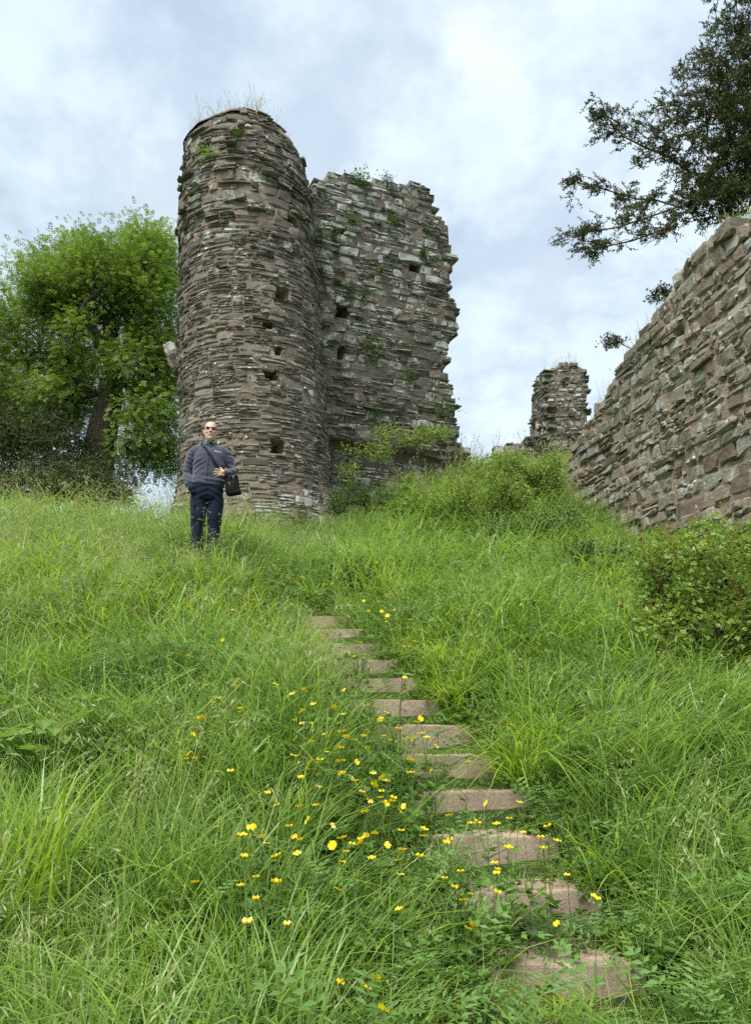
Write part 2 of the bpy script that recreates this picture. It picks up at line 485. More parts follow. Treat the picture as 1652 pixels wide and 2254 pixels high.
def stone_verts(B, p, rng, back=.12, gap=.008, rough=1.0, rnd=.9, bmax=.045, bk_=.32):
    """B (n,4): sa, sb, ta, tb; p (n,) how far each stands proud -> (n, verts, 3) in along, up, out"""
    n = len(B)
    g = gap * rng.uniform(.4, 1.6, (n, 4))
    sa, sb, ta, tb = B[:, 0] + g[:, 0], B[:, 1] - g[:, 1], B[:, 2] + g[:, 2], B[:, 3] - g[:, 3]
    w_, h_ = np.maximum(sb - sa, .02), np.maximum(tb - ta, .012)
    bev = np.minimum(np.minimum(bk_ * h_, .8 * bk_ * w_), bmax) * rng.uniform(.5, 1.2, n)
    fx = np.linspace(0, 1, NX); fy = np.linspace(0, 1, NY)
    U = np.broadcast_to(fx[None, None, :], (n, NY, NX)).copy(); V = np.broadcast_to(fy[None, :, None], (n, NY, NX)).copy()
    bx = (bev / w_)[:, None]; by = (bev / h_)[:, None]
    U[:, :, 1] = bx; U[:, :, -2] = 1 - bx; V[:, 1, :] = by; V[:, -2, :] = 1 - by
    jit = np.minimum(h_, .14)[:, None, None]
    S = sa[:, None, None] + U * w_[:, None, None] + rng.uniform(-1, 1, U.shape) * jit * .12 * rough
    T = ta[:, None, None] + V * h_[:, None, None] + rng.uniform(-1, 1, U.shape) * jit * .09 * rough
    # skewed outline: one end lower or narrower than the other
    sk = rng.normal(0, .15, (n, 2)) * min(rough, 1.2)
    T += ((U - .5) * sk[:, :1, None] * (V - .5)) * h_[:, None, None] * 1.2
    S += ((V - .5) * sk[:, 1:, None]) * h_[:, None, None] * .9
    # each stone lies a little askew
    if rough > 1:
        th = rng.normal(0, .05 * (rough - .8), (n, 1, 1)); S0, T0 = (sa + w_ / 2)[:, None, None], (ta + h_ / 2)[:, None, None]
        S, T = S0 + (S - S0) - (T - T0) * th, T0 + (T - T0) + (S - S0) * th
    border = np.zeros((NY, NX), bool); border[0] = border[-1] = True; border[:, 0] = border[:, -1] = True
    D = p[:, None, None] + rng.normal(0, .009, U.shape) * rough + (rng.normal(0, .02, (n, 1, 1)) * (U - .5) + rng.normal(0, .014, (n, 1, 1)) * (V - .5)) * rough
    D -= border[None] * (bev[:, None, None] * rng.uniform(.35, 1.1, U.shape))
    for (j, i, sx, sy) in ((0, 0, 1, 1), (0, -1, -1, 1), (-1, 0, 1, -1), (-1, -1, -1, -1)):
        k = rng.uniform(.1, 1.5, n) * rnd
        S[:, j, i] += sx * k * bev * 1.3; T[:, j, i] += sy * k * bev * .8
    front = np.stack([S, T, D], -1).reshape(n, -1, 3)
    bk = front[:, SPER].copy(); bk[..., 2] = -back if np.isscalar(back) else -np.asarray(back)[:, None]
    return np.concatenate([front, bk], 1)
M_T = {}
def masonry(root, Vw, tones, tones2, mats, vis, limit=300, big_name='stone'):
    """the stones that show largest become parts of their own, the rest one mass of masonry"""
    n = len(Vw)
    u, v, f = project(Vw[:, :NX * NY])
    area = (u.max(1) - u.min(1)) * (v.max(1) - v.min(1))
    uc, vc = u.mean(1), v.mean(1)
    ok = vis & (f.min(1) > .5) & (uc > 0) & (uc < 1652) & (vc > 0) & (vc < 2254)
    order = np.argsort(-np.where(ok, area, -1))[:limit]
    order = order[ok[order]]
    single = np.zeros(n, bool); single[order] = True
    k = Vw.shape[1]
    base = Vector(root.location)
    for i in order:
        c = Vw[i].mean(0)
        me = mesh_data(big_name, Vw[i] - c, SF, mats, False, {'tone': np.full(k, tones[i]), 'tone2': np.full(k, tones2[i])})
        o = link(big_name, me, root); o.location = Vector(c) - base
    r = np.where(~single)[0]
    if len(r):
        F = (SF[None] + (np.arange(len(r)) * k)[:, None, None]).reshape(-1, 4)
        o = mobj('masonry', Vw[r].reshape(-1, 3), F, mats, None, False, {'tone': np.repeat(tones[r], k), 'tone2': np.repeat(tones2[r], k)}, loc=tuple(base))
        attach(root, o); o['kind'] = 'stuff'
    return order
def inpoly(x, y, poly):
    poly = np.asarray(poly); r = np.zeros(np.shape(x), bool); j = len(poly) - 1
    for i in range(len(poly)):
        xi, yi = poly[i]; xj, yj = poly[j]
        c = ((yi > y) != (yj > y)) & (x < (xj - xi) * (y - yi) / (yj - yi + 1e-12) + xi)
        r ^= c; j = i
    return r
TOWER_COLS = [(.099, .088, .075), (.140, .122, .101), (.181, .159, .129), (.159, .133, .114), (.215, .193, .157), (.252, .231, .190)]
WALL_COLS = [(.086, .079, .065), (.127, .117, .093), (.162, .149, .117), (.140, .132, .106), (.192, .179, .143), (.238, .227, .186)]
RIGHT_COLS = [(.144, .106, .084), (.190, .156, .120), (.236, .200, .149), (.207, .185, .140), (.247, .230, .179), (.287, .267, .213), (.218, .218, .198)]
M_TSTONE = stone_mat('tower_stone', TOWER_COLS, lichen=.72, orange=.02)
M_WSTONE = stone_mat('wall_stone', WALL_COLS, lichen=.85, orange=0)
M_RSTONE = stone_mat('curtain_stone', RIGHT_COLS, lichen=.15, strata=(1.6, 1.6, 3.5), orange=0, lich_scale=2.2)
M_MORT = mortar_mat('lime_mortar', (.275, .215, .158))
M_MORT2 = mortar_mat('grey_mortar', (.185, .15, .112))
M_MORT3 = mortar_mat('tan_mortar', (.30, .245, .175))
M_EARTH = plain_mat('wall_top_soil', (.12, .075, .045), .95, .1, 9, .4, .8, .04)

# ---- round tower
TY = 16.8
TB = np.array([-2.66, TY, 4.2])
TZ = np.array([4.0, 4.9, 5.86, 8.06, 10.4, 12.87, 13.6, 14.15, 14.6, 15.0, 15.5])
TR = np.array([2.12, 1.95, 1.79, 1.735, 1.70, 1.64, 1.61, 1.56, 1.49, 1.40, 1.22]) - .03
TX = np.array([-2.62, -2.67, -2.72, -2.86, -3.03, -3.21, -3.25, -3.29, -3.34, -3.42, -3.50])
HOLES_T = []
for (u, v, w2, h2) in ((620, 648, .13, .13), (590, 716, .09, .07), (596, 826, .12, .13), (613, 982, .13, .13), (612, 772, .06, .06), (642, 492, .10, .09), (522, 298, .16, .08), (480, 590, .03, .03)):
    lo = at(u, v, TY - 1.6); best = None
    for a in np.linspace(-1.4, 1.4, 281):
        for _ in range(1):
            pass
        rr = np.interp(lo[2], TZ, TR); px, py = np.interp(lo[2], TZ, TX) + rr * math.sin(a), TY - rr * math.cos(a)
        q = at(u, v, py)
        rr = np.interp(q[2], TZ, TR); px = np.interp(q[2], TZ, TX) + rr * math.sin(a)
        d = abs(q[0] - px)
        if best is None or d < best[0]: best = (d, a, q[2])
    HOLES_T.append((best[1], best[2], w2, h2))
def tower_rim(a):
    """height of the broken rim round the tower (angle 0 faces the path)"""
    return 15.22 - .16 * np.cos(a) + .14 * np.sin(a * 2 + .5) + .22 * (fbm(np.cos(a) * 2 + 5, np.sin(a) * 2, s=11) - .5) - .55 * np.exp(-((a - 1.45) / .5) ** 2)
def tower_pt(a, z, d):
    r = np.interp(z, TZ, TR) + d
    return np.stack([np.interp(z, TZ, TX) + r * np.sin(a), TY - r * np.cos(a), z], -1)
def tower_bulge(a, z):
    return (fbm(a * 2.2 + 7, z * .9, s=21) - .5) * .13 + (fbm(a * 5, z * 2.5, s=22) - .5) * .10 * sstep(9, 14, z)
tower = empty('round_tower', tuple(TB))
tag(tower, 'tall leaning round stone tower with broken top, the man standing before it', 'tower')
rng = np.random.default_rng(11)
Rm = 1.7
B = np.concatenate([layout(-math.pi * Rm, math.pi * Rm, 4.1, 11.4, (.10, .22), (.16, .58), .66, rng, .05),
                    layout(-math.pi * Rm, math.pi * Rm, 11.4, 15.7, (.12, .30), (.16, .60), .58, rng, .06)])
sc_, tc_ = (B[:, 0] + B[:, 1]) / 2, (B[:, 2] + B[:, 3]) / 2
ac = sc_ / Rm
keep = (B[:, 3] < tower_rim(ac) + .05) & (np.abs(ac) <= 2.2)
for (a0, z0, w2, h2) in HOLES_T:
    keep &= ~((np.abs((ac - a0) * Rm) < w2 + .02) & (np.abs(tc_ - z0) < h2 + .02))
    # stones that only reach into a hole are cut back to its rim
    cut = keep & (np.abs(tc_ - z0) < h2) & (B[:, 0] < a0 * Rm + w2) & (B[:, 1] > a0 * Rm - w2)
    lf_ = cut & (ac < a0); B[lf_, 1] = np.minimum(B[lf_, 1], a0 * Rm - w2)
    rt_ = cut & (ac >= a0); B[rt_, 0] = np.maximum(B[rt_, 0], a0 * Rm + w2)
keep &= (B[:, 1] - B[:, 0] > .05)
B = B[keep]; ac = ac[keep]; tc_ = tc_[keep]
n = len(B)
upper = sstep(10.5, 13.5, tc_)
p = np.abs(rng.normal(0, 1, n)) * (.005 + .015 * upper) + .015
p += (rng.random(n) < .02 + .08 * upper) * rng.uniform(.02, .10, n) * (.3 + upper)
SV = stone_verts(B, p, rng, back=.14, gap=.007)
Aa, Zz, Dd = SV[..., 0] / Rm, SV[..., 1], SV[..., 2]
VT = tower_pt(Aa, Zz, Dd + tower_bulge(ac[:, None] + 0 * Aa, tc_[:, None] + 0 * Aa))
tone = np.clip(rng.normal(.45, .22, n) + .10 * (tc_ < 9) * (rng.random(n) - .3), 0, 1)
tone2 = np.clip(rng.random(n) * .8 + .5 * sstep(.2, 1.2, ac) * sstep(9.5, 6, tc_) + .5 * sstep(6.2, 5.2, tc_) + .25 * upper - .2, 0, 1.4)
NT_VIS = (np.abs(ac) < 1.25)
masonry(tower, VT, tone, tone2, M_TSTONE, NT_VIS)
# mortar core with the putlog holes pushed in
na, nz = 170, 190
ag = np.linspace(-math.pi, math.pi, na, endpoint=False); zg = np.linspace(0, 1, nz)
AG, ZG = np.meshgrid(ag, zg)
ZW = 4.0 + ZG * (tower_rim(AG) - .08 - 4.0)
DG = tower_bulge(AG, ZW) + (vnoise(AG * 14, ZW * 9, s=5) - .5) * .03
for (a0, z0, w2, h2) in HOLES_T:
    q = np.maximum(np.abs(AG - a0) * Rm / w2, np.abs(ZW - z0) / h2)
    DG -= 1.25 * sstep(1.15, .75, q)
VC = tower_pt(AG, ZW, DG).reshape(-1, 3)
i0 = np.arange(nz - 1)[:, None] * na; j0 = np.arange(na)[None]; j1 = (j0 + 1) % na
CF = np.stack([i0 + j0, i0 + j1, i0 + na + j1, i0 + na + j0], -1).reshape(-1, 4)
o = mobj('mortar_core', VC, CF, M_MORT, None, True, loc=tuple(TB)); attach(tower, o)
# earth cap on the broken top
k = 60; ang = np.linspace(-math.pi, math.pi, k, endpoint=False)
rings = []
for q, (fr, dz) in enumerate(((1.02, -.10), (.97, .02), (.8, .10), (.5, .17), (.2, .2))):
    zr = tower_rim(ang) + dz + .05 * (vnoise(np.cos(ang) * 4, np.sin(ang) * 4, q, 6) - .5)
    rad = np.interp(tower_rim(ang) - .08, TZ, TR) * fr + .05 * (vnoise(np.cos(ang) * 6, np.sin(ang) * 6, 2, 9) - .3) * (q < 2)
    rings.append(np.stack([np.interp(15.2, TZ, TX) + rad * np.sin(ang), TY - rad * np.cos(ang), zr], -1))
VCAP = np.concatenate(rings)
i0 = np.arange(4)[:, None] * k; j0 = np.arange(k)[None]; j1 = (j0 + 1) % k
CPF = [np.stack([i0 + j0, i0 + j1, i0 + k + j1, i0 + k + j0], -1).reshape(-1, 4), np.array([[4 * k + i for i in range(k)]])]
o = mobj('turf_cap', VCAP, CPF, M_EARTH, None, True, loc=tuple(TB)); attach(tower, o)
TOWER_CAP = rings
# the slab that sticks out of the tower's flank
def rock(name, center, size, seed, m, parent=None, rot=(0, 0, 0), sub=3, tone=.6, t2=.6, amp=.25, boxy=.55):
    bm = bmesh.new(); bmesh.ops.create_icosphere(bm, subdivisions=sub, radius=1)
    for v in bm.verts:
        c = v.co.copy(); mxx = max(abs(c.x), abs(c.y), abs(c.z)); c = c.lerp(c / mxx, boxy)
        q = v.co * 1.3 + Vector((seed * 7.3, seed * 1.7, seed))
        c *= 1 + amp * mnoise.noise(q) + amp * .4 * mnoise.noise(q * 2.7)
        v.co = Vector((c.x * size[0], c.y * size[1], c.z * size[2]))
    bmesh.ops.rotate(bm, verts=bm.verts, cent=(0, 0, 0), matrix=Euler(rot).to_matrix())
    me = bpy.data.meshes.new(name); bm.to_mesh(me); bm.free(); me.materials.append(m)
    nv = len(me.vertices)
    for kk, vv in (('tone', tone), ('tone2', t2)):
        a_ = me.attributes.new(kk, 'FLOAT', 'POINT'); a_.data.foreach_set('value', np.full(nv, vv, np.float32))
    o = link(name, me, None, tuple(center))
    if parent is not None: attach(parent, o)
    return o
c = at(386, 792, TY + .2)
o = rock('jutting_slab', c, (.17, .30, .46), 3, M_TSTONE, tower, (0, R(-22), 0), tone=.55, t2=.75)
o['label'] = 'pale pointed slab jutting from the flank of the tower'

# ---- flat walls
class Face:
    """a wall face: origin, direction along it, outward normal"""
    def __init__(self, O, d, nrm):
        self.O = np.array(O[:2], float); self.d = np.array(d, float); self.n = np.array(nrm, float)
    def pt(self, s, t, d):
        return np.stack([self.O[0] + s * self.d[0] + d * self.n[0], self.O[1] + s * self.d[1] + d * self.n[1], t + 0 * s], -1)
    def st(self, u, v):
        """where the sight line through a photo point meets the face"""
        a = at(u, v, 1.0); e = np.array([0, 0, EYE]); r = a - e
        k = (self.O @ self.n) / (r[0] * self.n[0] + r[1] * self.n[1])
        p = e + r * k
        return (p[0] - self.O[0]) * self.d[0] + (p[1] - self.O[1]) * self.d[1], p[2]
def wall_core(root, face, poly, thick, m, holes=(), doff=None, step=.105, inset=.05, name='mortar_core'):
    """a sheet of mortar over the outline, holes pushed in, closed by sides and back"""
    poly = np.array(poly)
    s0, t0 = poly.min(0); s1, t1 = poly.max(0)
    ns, ntt = int((s1 - s0) / step) + 2, int((t1 - t0) / step) + 2
    S, T = np.meshgrid(np.linspace(s0, s1, ns), np.linspace(t0, t1, ntt))
    ins = inpoly(S, T, poly)
    D = (vnoise(S * 9, T * 9, s=5) - .5) * .03 + .004
    if doff is not None: D = D + doff(S, T)
    for (hs, ht, w2, h2) in holes:
        q = np.maximum(np.abs(S - hs) / w2, np.abs(T - ht) / h2)
        D = D - 1.15 * sstep(1.2, .75, q)
    front = face.pt(S, T, D); backv = face.pt(S, T, np.full_like(S, -thick))
    cell = ins[:-1, :-1] & ins[1:, :-1] & ins[:-1, 1:] & ins[1:, 1:]
    idx = np.arange(ns * ntt).reshape(ntt, ns); nb = ns * ntt
    a, b_, c_, d_ = idx[:-1, :-1][cell], idx[:-1, 1:][cell], idx[1:, 1:][cell], idx[1:, :-1][cell]
    F = [np.stack([a, b_, c_, d_], -1), np.stack([d_ + nb, c_ + nb, b_ + nb, a + nb], -1)]
    cp = np.pad(cell, 1)
    for (dj, di, e0, e1) in ((-1, 0, (0, 0), (0, 1)), (1, 0, (1, 1), (1, 0)), (0, -1, (1, 0), (0, 0)), (0, 1, (0, 1), (1, 1))):
        edge = cell & ~cp[1 + dj:cp.shape[0] - 1 + dj, 1 + di:cp.shape[1] - 1 + di]
        jj, kk = np.where(edge)
        p0 = idx[jj + e0[0], kk + e0[1]]; p1 = idx[jj + e1[0], kk + e1[1]]
        F.append(np.stack([p1, p0, p0 + nb, p1 + nb], -1))
    o = mobj(name, np.concatenate([front.reshape(-1, 3), backv.reshape(-1, 3)]), [f for f in F if len(f)], m, None, True, loc=tuple(root.location))
    attach(root, o)
    return o
def wall_stones(root, face, poly, holes, m, rng, band, length, stackp, doff, pr=(.02, .03), gap=.01, rough=1.0, vis=None, edge_back=.35, limit=300, tone=(.48, .22), lich=None, thin=(.05, .095), bmax=.045, bk_=.32):
    poly = np.array(poly); s0, t0 = poly.min(0); s1, t1 = poly.max(0)
    B = layout(s0, s1, t0, t1, band, length, stackp, rng, .05, thin)
    sc, tcn = (B[:, 0] + B[:, 1]) / 2, (B[:, 2] + B[:, 3]) / 2
    kp = inpoly(sc, tcn, poly)
    for (hs, ht, w2, h2) in holes:
        kp &= ~((np.abs(sc - hs) < w2 + .02) & (np.abs(tcn - ht) < h2 + .02))
        cut = kp & (np.abs(tcn - ht) < h2) & (B[:, 0] < hs + w2) & (B[:, 1] > hs - w2)
        q = cut & (sc < hs); B[q, 1] = np.minimum(B[q, 1], hs - w2)
        q = cut & (sc >= hs); B[q, 0] = np.maximum(B[q, 0], hs + w2)
    kp &= (B[:, 1] - B[:, 0] > .06)
    B = B[kp]; sc, tcn = sc[kp], tcn[kp]; n = len(B)
    p = pr[0] + np.abs(rng.normal(0, pr[1], n)) + (rng.random(n) < .04) * rng.uniform(.02, .07, n)
    # stones near the broken edge reach deeper into the wall
    near = ~(inpoly(sc + .3, tcn, poly) & inpoly(sc - .3, tcn, poly) & inpoly(sc, tcn + .3, poly))
    back = np.where(near, edge_back, .14)
    SV = stone_verts(B, p, rng, back=back, gap=gap, rough=rough, bmax=bmax, bk_=bk_)
    D = SV[..., 2] + doff(sc, tcn)[:, None]
    V = face.pt(SV[..., 0], SV[..., 1], D)
    t1_ = np.clip(rng.normal(*tone, n), 0, 1); t2_ = np.clip(rng.random(n) * .9 + (lich(sc, tcn) if lich else 0), 0, 1.4)
    masonry(root, V, t1_, t2_, m, np.ones(n, bool) if vis is None else vis(sc, tcn), limit)
    return B

# keep wall behind the tower
KA = at(700, 1000, 17.7)
kd = np.array([math.cos(R(25)), math.sin(R(25))]); kn = np.array([math.sin(R(25)), -math.cos(R(25))])
KF = Face(KA, kd, kn)
kout = [(640, 430), (672, 425), (690, 412), (700, 397), (722, 383), (745, 379), (775, 386), (800, 398), (830, 394), (852, 391), (870, 403), (900, 399), (930, 404), (945, 432), (956, 470), (975, 480), (990, 505), (992, 560), (996, 600), (985, 640), (1003, 665), (1010, 690), (1004, 715), (995, 745), (984, 775), (997, 800), (988, 835), (999, 870), (1007, 900), (1000, 925), (1014, 950), (1010, 975), (1034, 1005), (1040, 1024), (1044, 1100), (1044, 1150), (620, 1150)]
kpoly = [KF.st(u, v) for u, v in kout]
kholes = []
for (u, v, w2, h2) in ((752, 688, .15, .22), (912, 587, .14, .14), (745, 512, .16, .11), (752, 777, .05, .16), (985, 805, .10, .14)):
    s, t_ = KF.st(u, v); kholes.append((s, t_, w2, h2))
_, KT = KF.st(850, 985)
def kdoff(s, t):
    return -.30 * sstep(KT + .1, KT - .15, t) + (fbm(s * 1.1 + 3, t * 1.1, s=31) - .5) * .16
keepw = empty('ruined_keep_wall', (KA[0], KA[1], 5.0))
tag(keepw, 'ragged lichen-covered keep wall standing just behind the round tower', 'ruined wall', kind='thing')
wall_core(keepw, KF, kpoly, 1.3, M_MORT2, kholes, kdoff)
wall_stones(keepw, KF, kpoly, kholes, M_WSTONE, np.random.default_rng(23), (.13, .29), (.2, .62), .45, kdoff, (.014, .009), .009, 1.3,
            lambda s, t: KF.pt(s, t, 0 * s)[:, 0] > -1.6, .5, lich=lambda s, t: .35 * sstep(KT + 2, KT + 5, t))

# curtain wall on the right
CF_ = Face(WALL_F, WALL_DIR, WALL_NRM)
cout = [(1231, 1062), (1237, 1018), (1256, 986), (1275, 945), (1300, 900), (1318, 866), (1345, 801), (1372, 765), (1400, 722), (1425, 688), (1450, 652), (1480, 602), (1500, 566), (1530, 545), (1560, 520), (1600, 497), (1652, 472), (1720, 436)]
cpoly = [CF_.st(u, v) for u, v in cout]
smax_c = max(p[0] for p in cpoly)
cpoly += [(11.0, cpoly[-1][1] + .1), (11.0, .8), (smax_c, 1.6), (0, 5.6)]
cpoly = [(p[0], p[1]) for p in cpoly]
choles = []
for (u, v, w2, h2) in ((1482, 735, .12, .10), (1440, 770, .14, .10), (1438, 1190, .10, .08), (1410, 1165, .2, .09)):
    s, t_ = CF_.st(u, v); choles.append((s, t_, w2, h2))
def cdoff(s, t):
    return (fbm(s * .8, t * .8, s=41) - .5) * .30 - .35 * sstep(.5, -.3, s) - .12 * sstep(4.5, 7, t)
curt = empty('curtain_wall', (float(WALL_F[0]), float(WALL_F[1]), 4.0))
tag(curt, 'brown rubble curtain wall rising beside the path under the overhanging tree', 'ruined wall', kind='thing')
wall_core(curt, CF_, cpoly, .8, M_MORT3, choles, cdoff)
wall_stones(curt, CF_, cpoly, choles, M_RSTONE, np.random.default_rng(29), (.12, .29), (.15, .52), .16, cdoff, (.032, .010), .008, 1.3, None, .45, thin=(.085, .13), bmax=.06, bk_=.36)

# small ruined pillar on the summit
PA = at(1208, 1010, 26.0)
yaw = R(-6)
pd_ = np.array([math.cos(yaw), math.sin(yaw)]); pn_ = np.array([math.sin(yaw), -math.cos(yaw)])
PF = Face(PA, pd_, pn_)
pout = [(1200, 1040), (1198, 900), (1202, 835), (1212, 812), (1232, 799), (1252, 795), (1272, 800), (1286, 815), (1292, 850), (1297, 940), (1300, 1040)]
ppoly = [PF.st(u, v) for u, v in pout]
pz = lambda s, t: (fbm(s * 1.4, t * 1.4, s=51) - .5) * .12
pill = empty('ruined_pillar', (float(PA[0]), float(PA[1]), float(PA[2]) - .5))
tag(pill, 'small distant stub of ruined wall standing on the grassy summit', 'ruined wall', kind='thing')
wall_core(pill, PF, ppoly, 1.6, M_MORT2, (), pz, .1)
wall_stones(pill, PF, ppoly, (), M_WSTONE, np.random.default_rng(31), (.11, .24), (.13, .36), .4, pz, (.015, .008), .01, 1.2, None, .3, limit=140, tone=(.62, .2))
# its weathered flank
fl_d = -np.array([-math.sin(yaw + R(14)), math.cos(yaw + R(14))])
FB = PF.pt(np.array([-.02]), np.array([0.0]), np.array([0.02]))[0]
FLd = np.array([-.25, .968]); FLn = np.array([-.968, -.25])
FF_ = Face(FB, FLd, FLn)
tb = PA[2]
fpoly = [(-.05, tb - .6), (1.6, tb - .6), (1.55, tb + 1.0), (1.25, tb + 2.0), (1.0, tb + 3.0), (.75, tb + 3.3), (-.02, tb + 3.45)]
wall_core(pill, FF_, fpoly, 1.0, M_MORT2, (), pz, .1, name='flank_core')
wall_stones(pill, FF_, fpoly, (), M_WSTONE, np.random.default_rng(37), (.12, .26), (.18, .5), .5, pz, (.02, .012), .01, 1.3, None, .3, limit=80)
# low broken wall running off from it
LA = at(1098, 988, 25.0)
LF = Face(LA, np.array([.995, .1]), np.array([.1, -.995]))
lpoly = [LF.st(u, v) for u, v in ((1090, 1000), (1100, 982), (1125, 975), (1150, 974), (1165, 960), (1180, 955), (1190, 1020), (1090, 1020))]
low = empty('low_wall', (float(LA[0]), float(LA[1]), float(LA[2]) - .3))
tag(low, 'low broken stone wall running from the summit pillar', 'ruined wall', kind='thing')
wall_core(low, LF, lpoly, .8, M_MORT2, (), pz, .08)
wall_stones(low, LF, lpoly, (), M_WSTONE, np.random.default_rng(41), (.14, .26), (.2, .5), .4, pz, (.03, .03), .01, 1.3, None, .3, limit=60)
# ------------------------------------------------------------------ plant building blocks
def blades(rng, n, L0, L1, w0, w1, spread, lean, droop, seg=4, base_r=.05):
    """n grass blades from one root -> V, F(quads), rnd, h"""
    az = rng.uniform(0, 2 * math.pi, n); Ln = rng.uniform(L0, L1, n); wd = rng.uniform(w0, w1, n)
    ln = np.abs(rng.normal(lean, lean * .6, n)); dr = np.abs(rng.normal(droop, droop * .6 + .01, n))
    br = base_r * np.sqrt(rng.random(n)); ba = rng.uniform(0, 2 * math.pi, n)
    t = np.linspace(0, 1, seg + 1)[None]
    hor = Ln[:, None] * (ln[:, None] * t + dr[:, None] * t ** 2.4)
    ver = Ln[:, None] * (t * np.sqrt(np.maximum(.15, 1 - ln[:, None] ** 2)) - .62 * dr[:, None] * t ** 3.2)
    x = br[:, None] * np.cos(ba)[:, None] + hor * np.cos(az)[:, None]
    y = br[:, None] * np.sin(ba)[:, None] + hor * np.sin(az)[:, None]
    tw = az + math.pi / 2 + rng.normal(0, .5, n)
    wt = wd[:, None] * .5 * np.clip(1.05 - t ** 2.2, .06, 1) * (.55 + .45 * np.minimum(1, t * 4))
    dx, dy = np.cos(tw)[:, None] * wt, np.sin(tw)[:, None] * wt
    Lf = np.stack([x - dx, y - dy, ver], -1); Rt = np.stack([x + dx, y + dy, ver], -1)
    V = np.stack([Lf, Rt], 2).reshape(n, -1, 3)
    k = 2 * (seg + 1)
    i = np.arange(seg) * 2
    f = np.stack([i, i + 1, i + 3, i + 2], -1)
    F = (f[None] + (np.arange(n) * k)[:, None, None]).reshape(-1, 4)
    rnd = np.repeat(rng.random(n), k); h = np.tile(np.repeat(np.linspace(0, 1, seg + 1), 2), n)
    return V.reshape(-1, 3), F, rnd, h
def leaf_quads(base, d, side, nrm, ln, wd, fold=.25, mid=.45):
    """folded diamond leaves; arrays -> V (n,4,3), F"""
    base = np.asarray(base, float); n = len(base); ln = np.broadcast_to(ln, (n,))[:, None]; wd = np.broadcast_to(wd, (n,))[:, None]
    m = base + d * ln * mid + nrm * wd * fold
    V = np.stack([base, m + side * wd * .5, base + d * ln, m - side * wd * .5], 1)
    return V, np.arange(n * 4).reshape(n, 4)
def frames(rng, d, roll=math.pi):
    d = unit(d); r = rng.normal(0, 1, d.shape); s = unit(np.cross(d, np.array([0, 0, 1.0]) + .25 * r)); nn = np.cross(s, d)
    a = rng.uniform(-roll, roll, len(d))[:, None] * .5
    return d, unit(s * np.cos(a) + nn * np.sin(a)), unit(nn * np.cos(a) - s * np.sin(a))
def instance_template(TV, TF, pos, d, s, n_, scale):
    """copies of a small template (x along d, y along s, z along n)"""
    k = len(TV); m = len(pos); scale = np.broadcast_to(scale, (m,))
    V = pos[:, None] + scale[:, None, None] * (TV[None, :, :1] * d[:, None] + TV[None, :, 1:2] * s[:, None] + TV[None, :, 2:] * n_[:, None])
    F = (TF[None] + (np.arange(m) * k)[:, None, None]).reshape(-1, TF.shape[1])
    return V.reshape(-1, 3), F
def join(parts):
    V, F, Rn, H, b = [], [], [], [], 0
    for p in parts:
        v, f = p[0].reshape(-1, 3), p[1]
        V.append(v); F.append(f + b); b += len(v)
        Rn.append(p[2] if len(p) > 2 else np.zeros(len(v))); H.append(p[3] if len(p) > 3 else np.zeros(len(v)))
    return np.concatenate(V), np.concatenate(F), np.concatenate(Rn), np.concatenate(H)
def pinnate(npair, ln, lf, wf, droop=.15, ang=.9, terminal=True):
    """compound leaf template along +x"""
    xs = np.linspace(.25, .92, npair) * ln
    base, d = [], []
    for x in xs:
        for sg in (1, -1):
            base.append((x, 0, -droop * (x / ln) ** 2 * ln)); d.append((math.cos(ang), sg * math.sin(ang), -.15))
    if terminal: base.append((ln * .95, 0, -droop * ln)); d.append((1, 0, -.3))
    base, d = np.array(base, float), unit(np.array(d, float))
    nrm = np.tile(np.array([0, 0, 1.0]), (len(base), 1)); side = unit(np.cross(nrm, d)); nrm = np.cross(d, side)
    V, F = leaf_quads(base, d, side, nrm, lf, wf, .18, .42)
    return V.reshape(-1, 3), F
PINN_ASH = pinnate(4, .26, .115, .042, .3, .95)
PINN_VETCH = pinnate(6, .10, .022, .008, .15, 1.1)
PINN_ROSE = pinnate(2, .075, .034, .022, .15, 1.0)
def rosette(n, ln, wd, rng, cone=1.0):
    a = np.arange(n) / n * 2 * math.pi + rng.uniform(0, .5, n); c = rng.uniform(.25, cone, n)
    d = np.stack([np.cos(c), np.sin(c) * np.cos(a), np.sin(c) * np.sin(a)], -1)
    d, s, nn = frames(rng, d)
    V, F = leaf_quads(np.stack([rng.uniform(-.5, .2, n) * ln, 0 * a, 0 * a], -1), d, s, nn, rng.uniform(.7, 1.2, n) * ln, wd, .2)
    return V.reshape(-1, 3), F

# ------------------------------------------------------------------ foliage materials
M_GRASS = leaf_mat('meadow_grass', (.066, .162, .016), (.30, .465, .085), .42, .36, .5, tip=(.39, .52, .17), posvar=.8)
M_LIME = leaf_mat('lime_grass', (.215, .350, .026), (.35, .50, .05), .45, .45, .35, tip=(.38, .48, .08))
M_SEED = leaf_mat('seed_heads', (.32, .35, .15), (.52, .51, .30), .35, .6, .2)
M_VETCH = leaf_mat('vetch_leaf', (.080, .18, .038), (.21, .35, .085), .35, .5, .3, posvar=.8)
M_CLOVER = leaf_mat('clover_leaf', (.07, .155, .028), (.155, .27, .05), .35, .5, .25)
M_HERB = leaf_mat('herb_leaf', (.14, .25, .055), (.25, .37, .09), .38, .5, .3)
M_FEATHER = leaf_mat('feathery_leaf', (.095, .175, .055), (.17, .265, .09), .35, .55, .25)
M_NETTLE = leaf_mat('nettle_leaf', (.10, .19, .045), (.17, .28, .07), .35, .5, .3)
M_DSTEM = plain_mat('purple_stem', (.085, .055, .045), .7, .2)
M_GSTEM = plain_mat('green_stem', (.10, .16, .04), .7, .2)
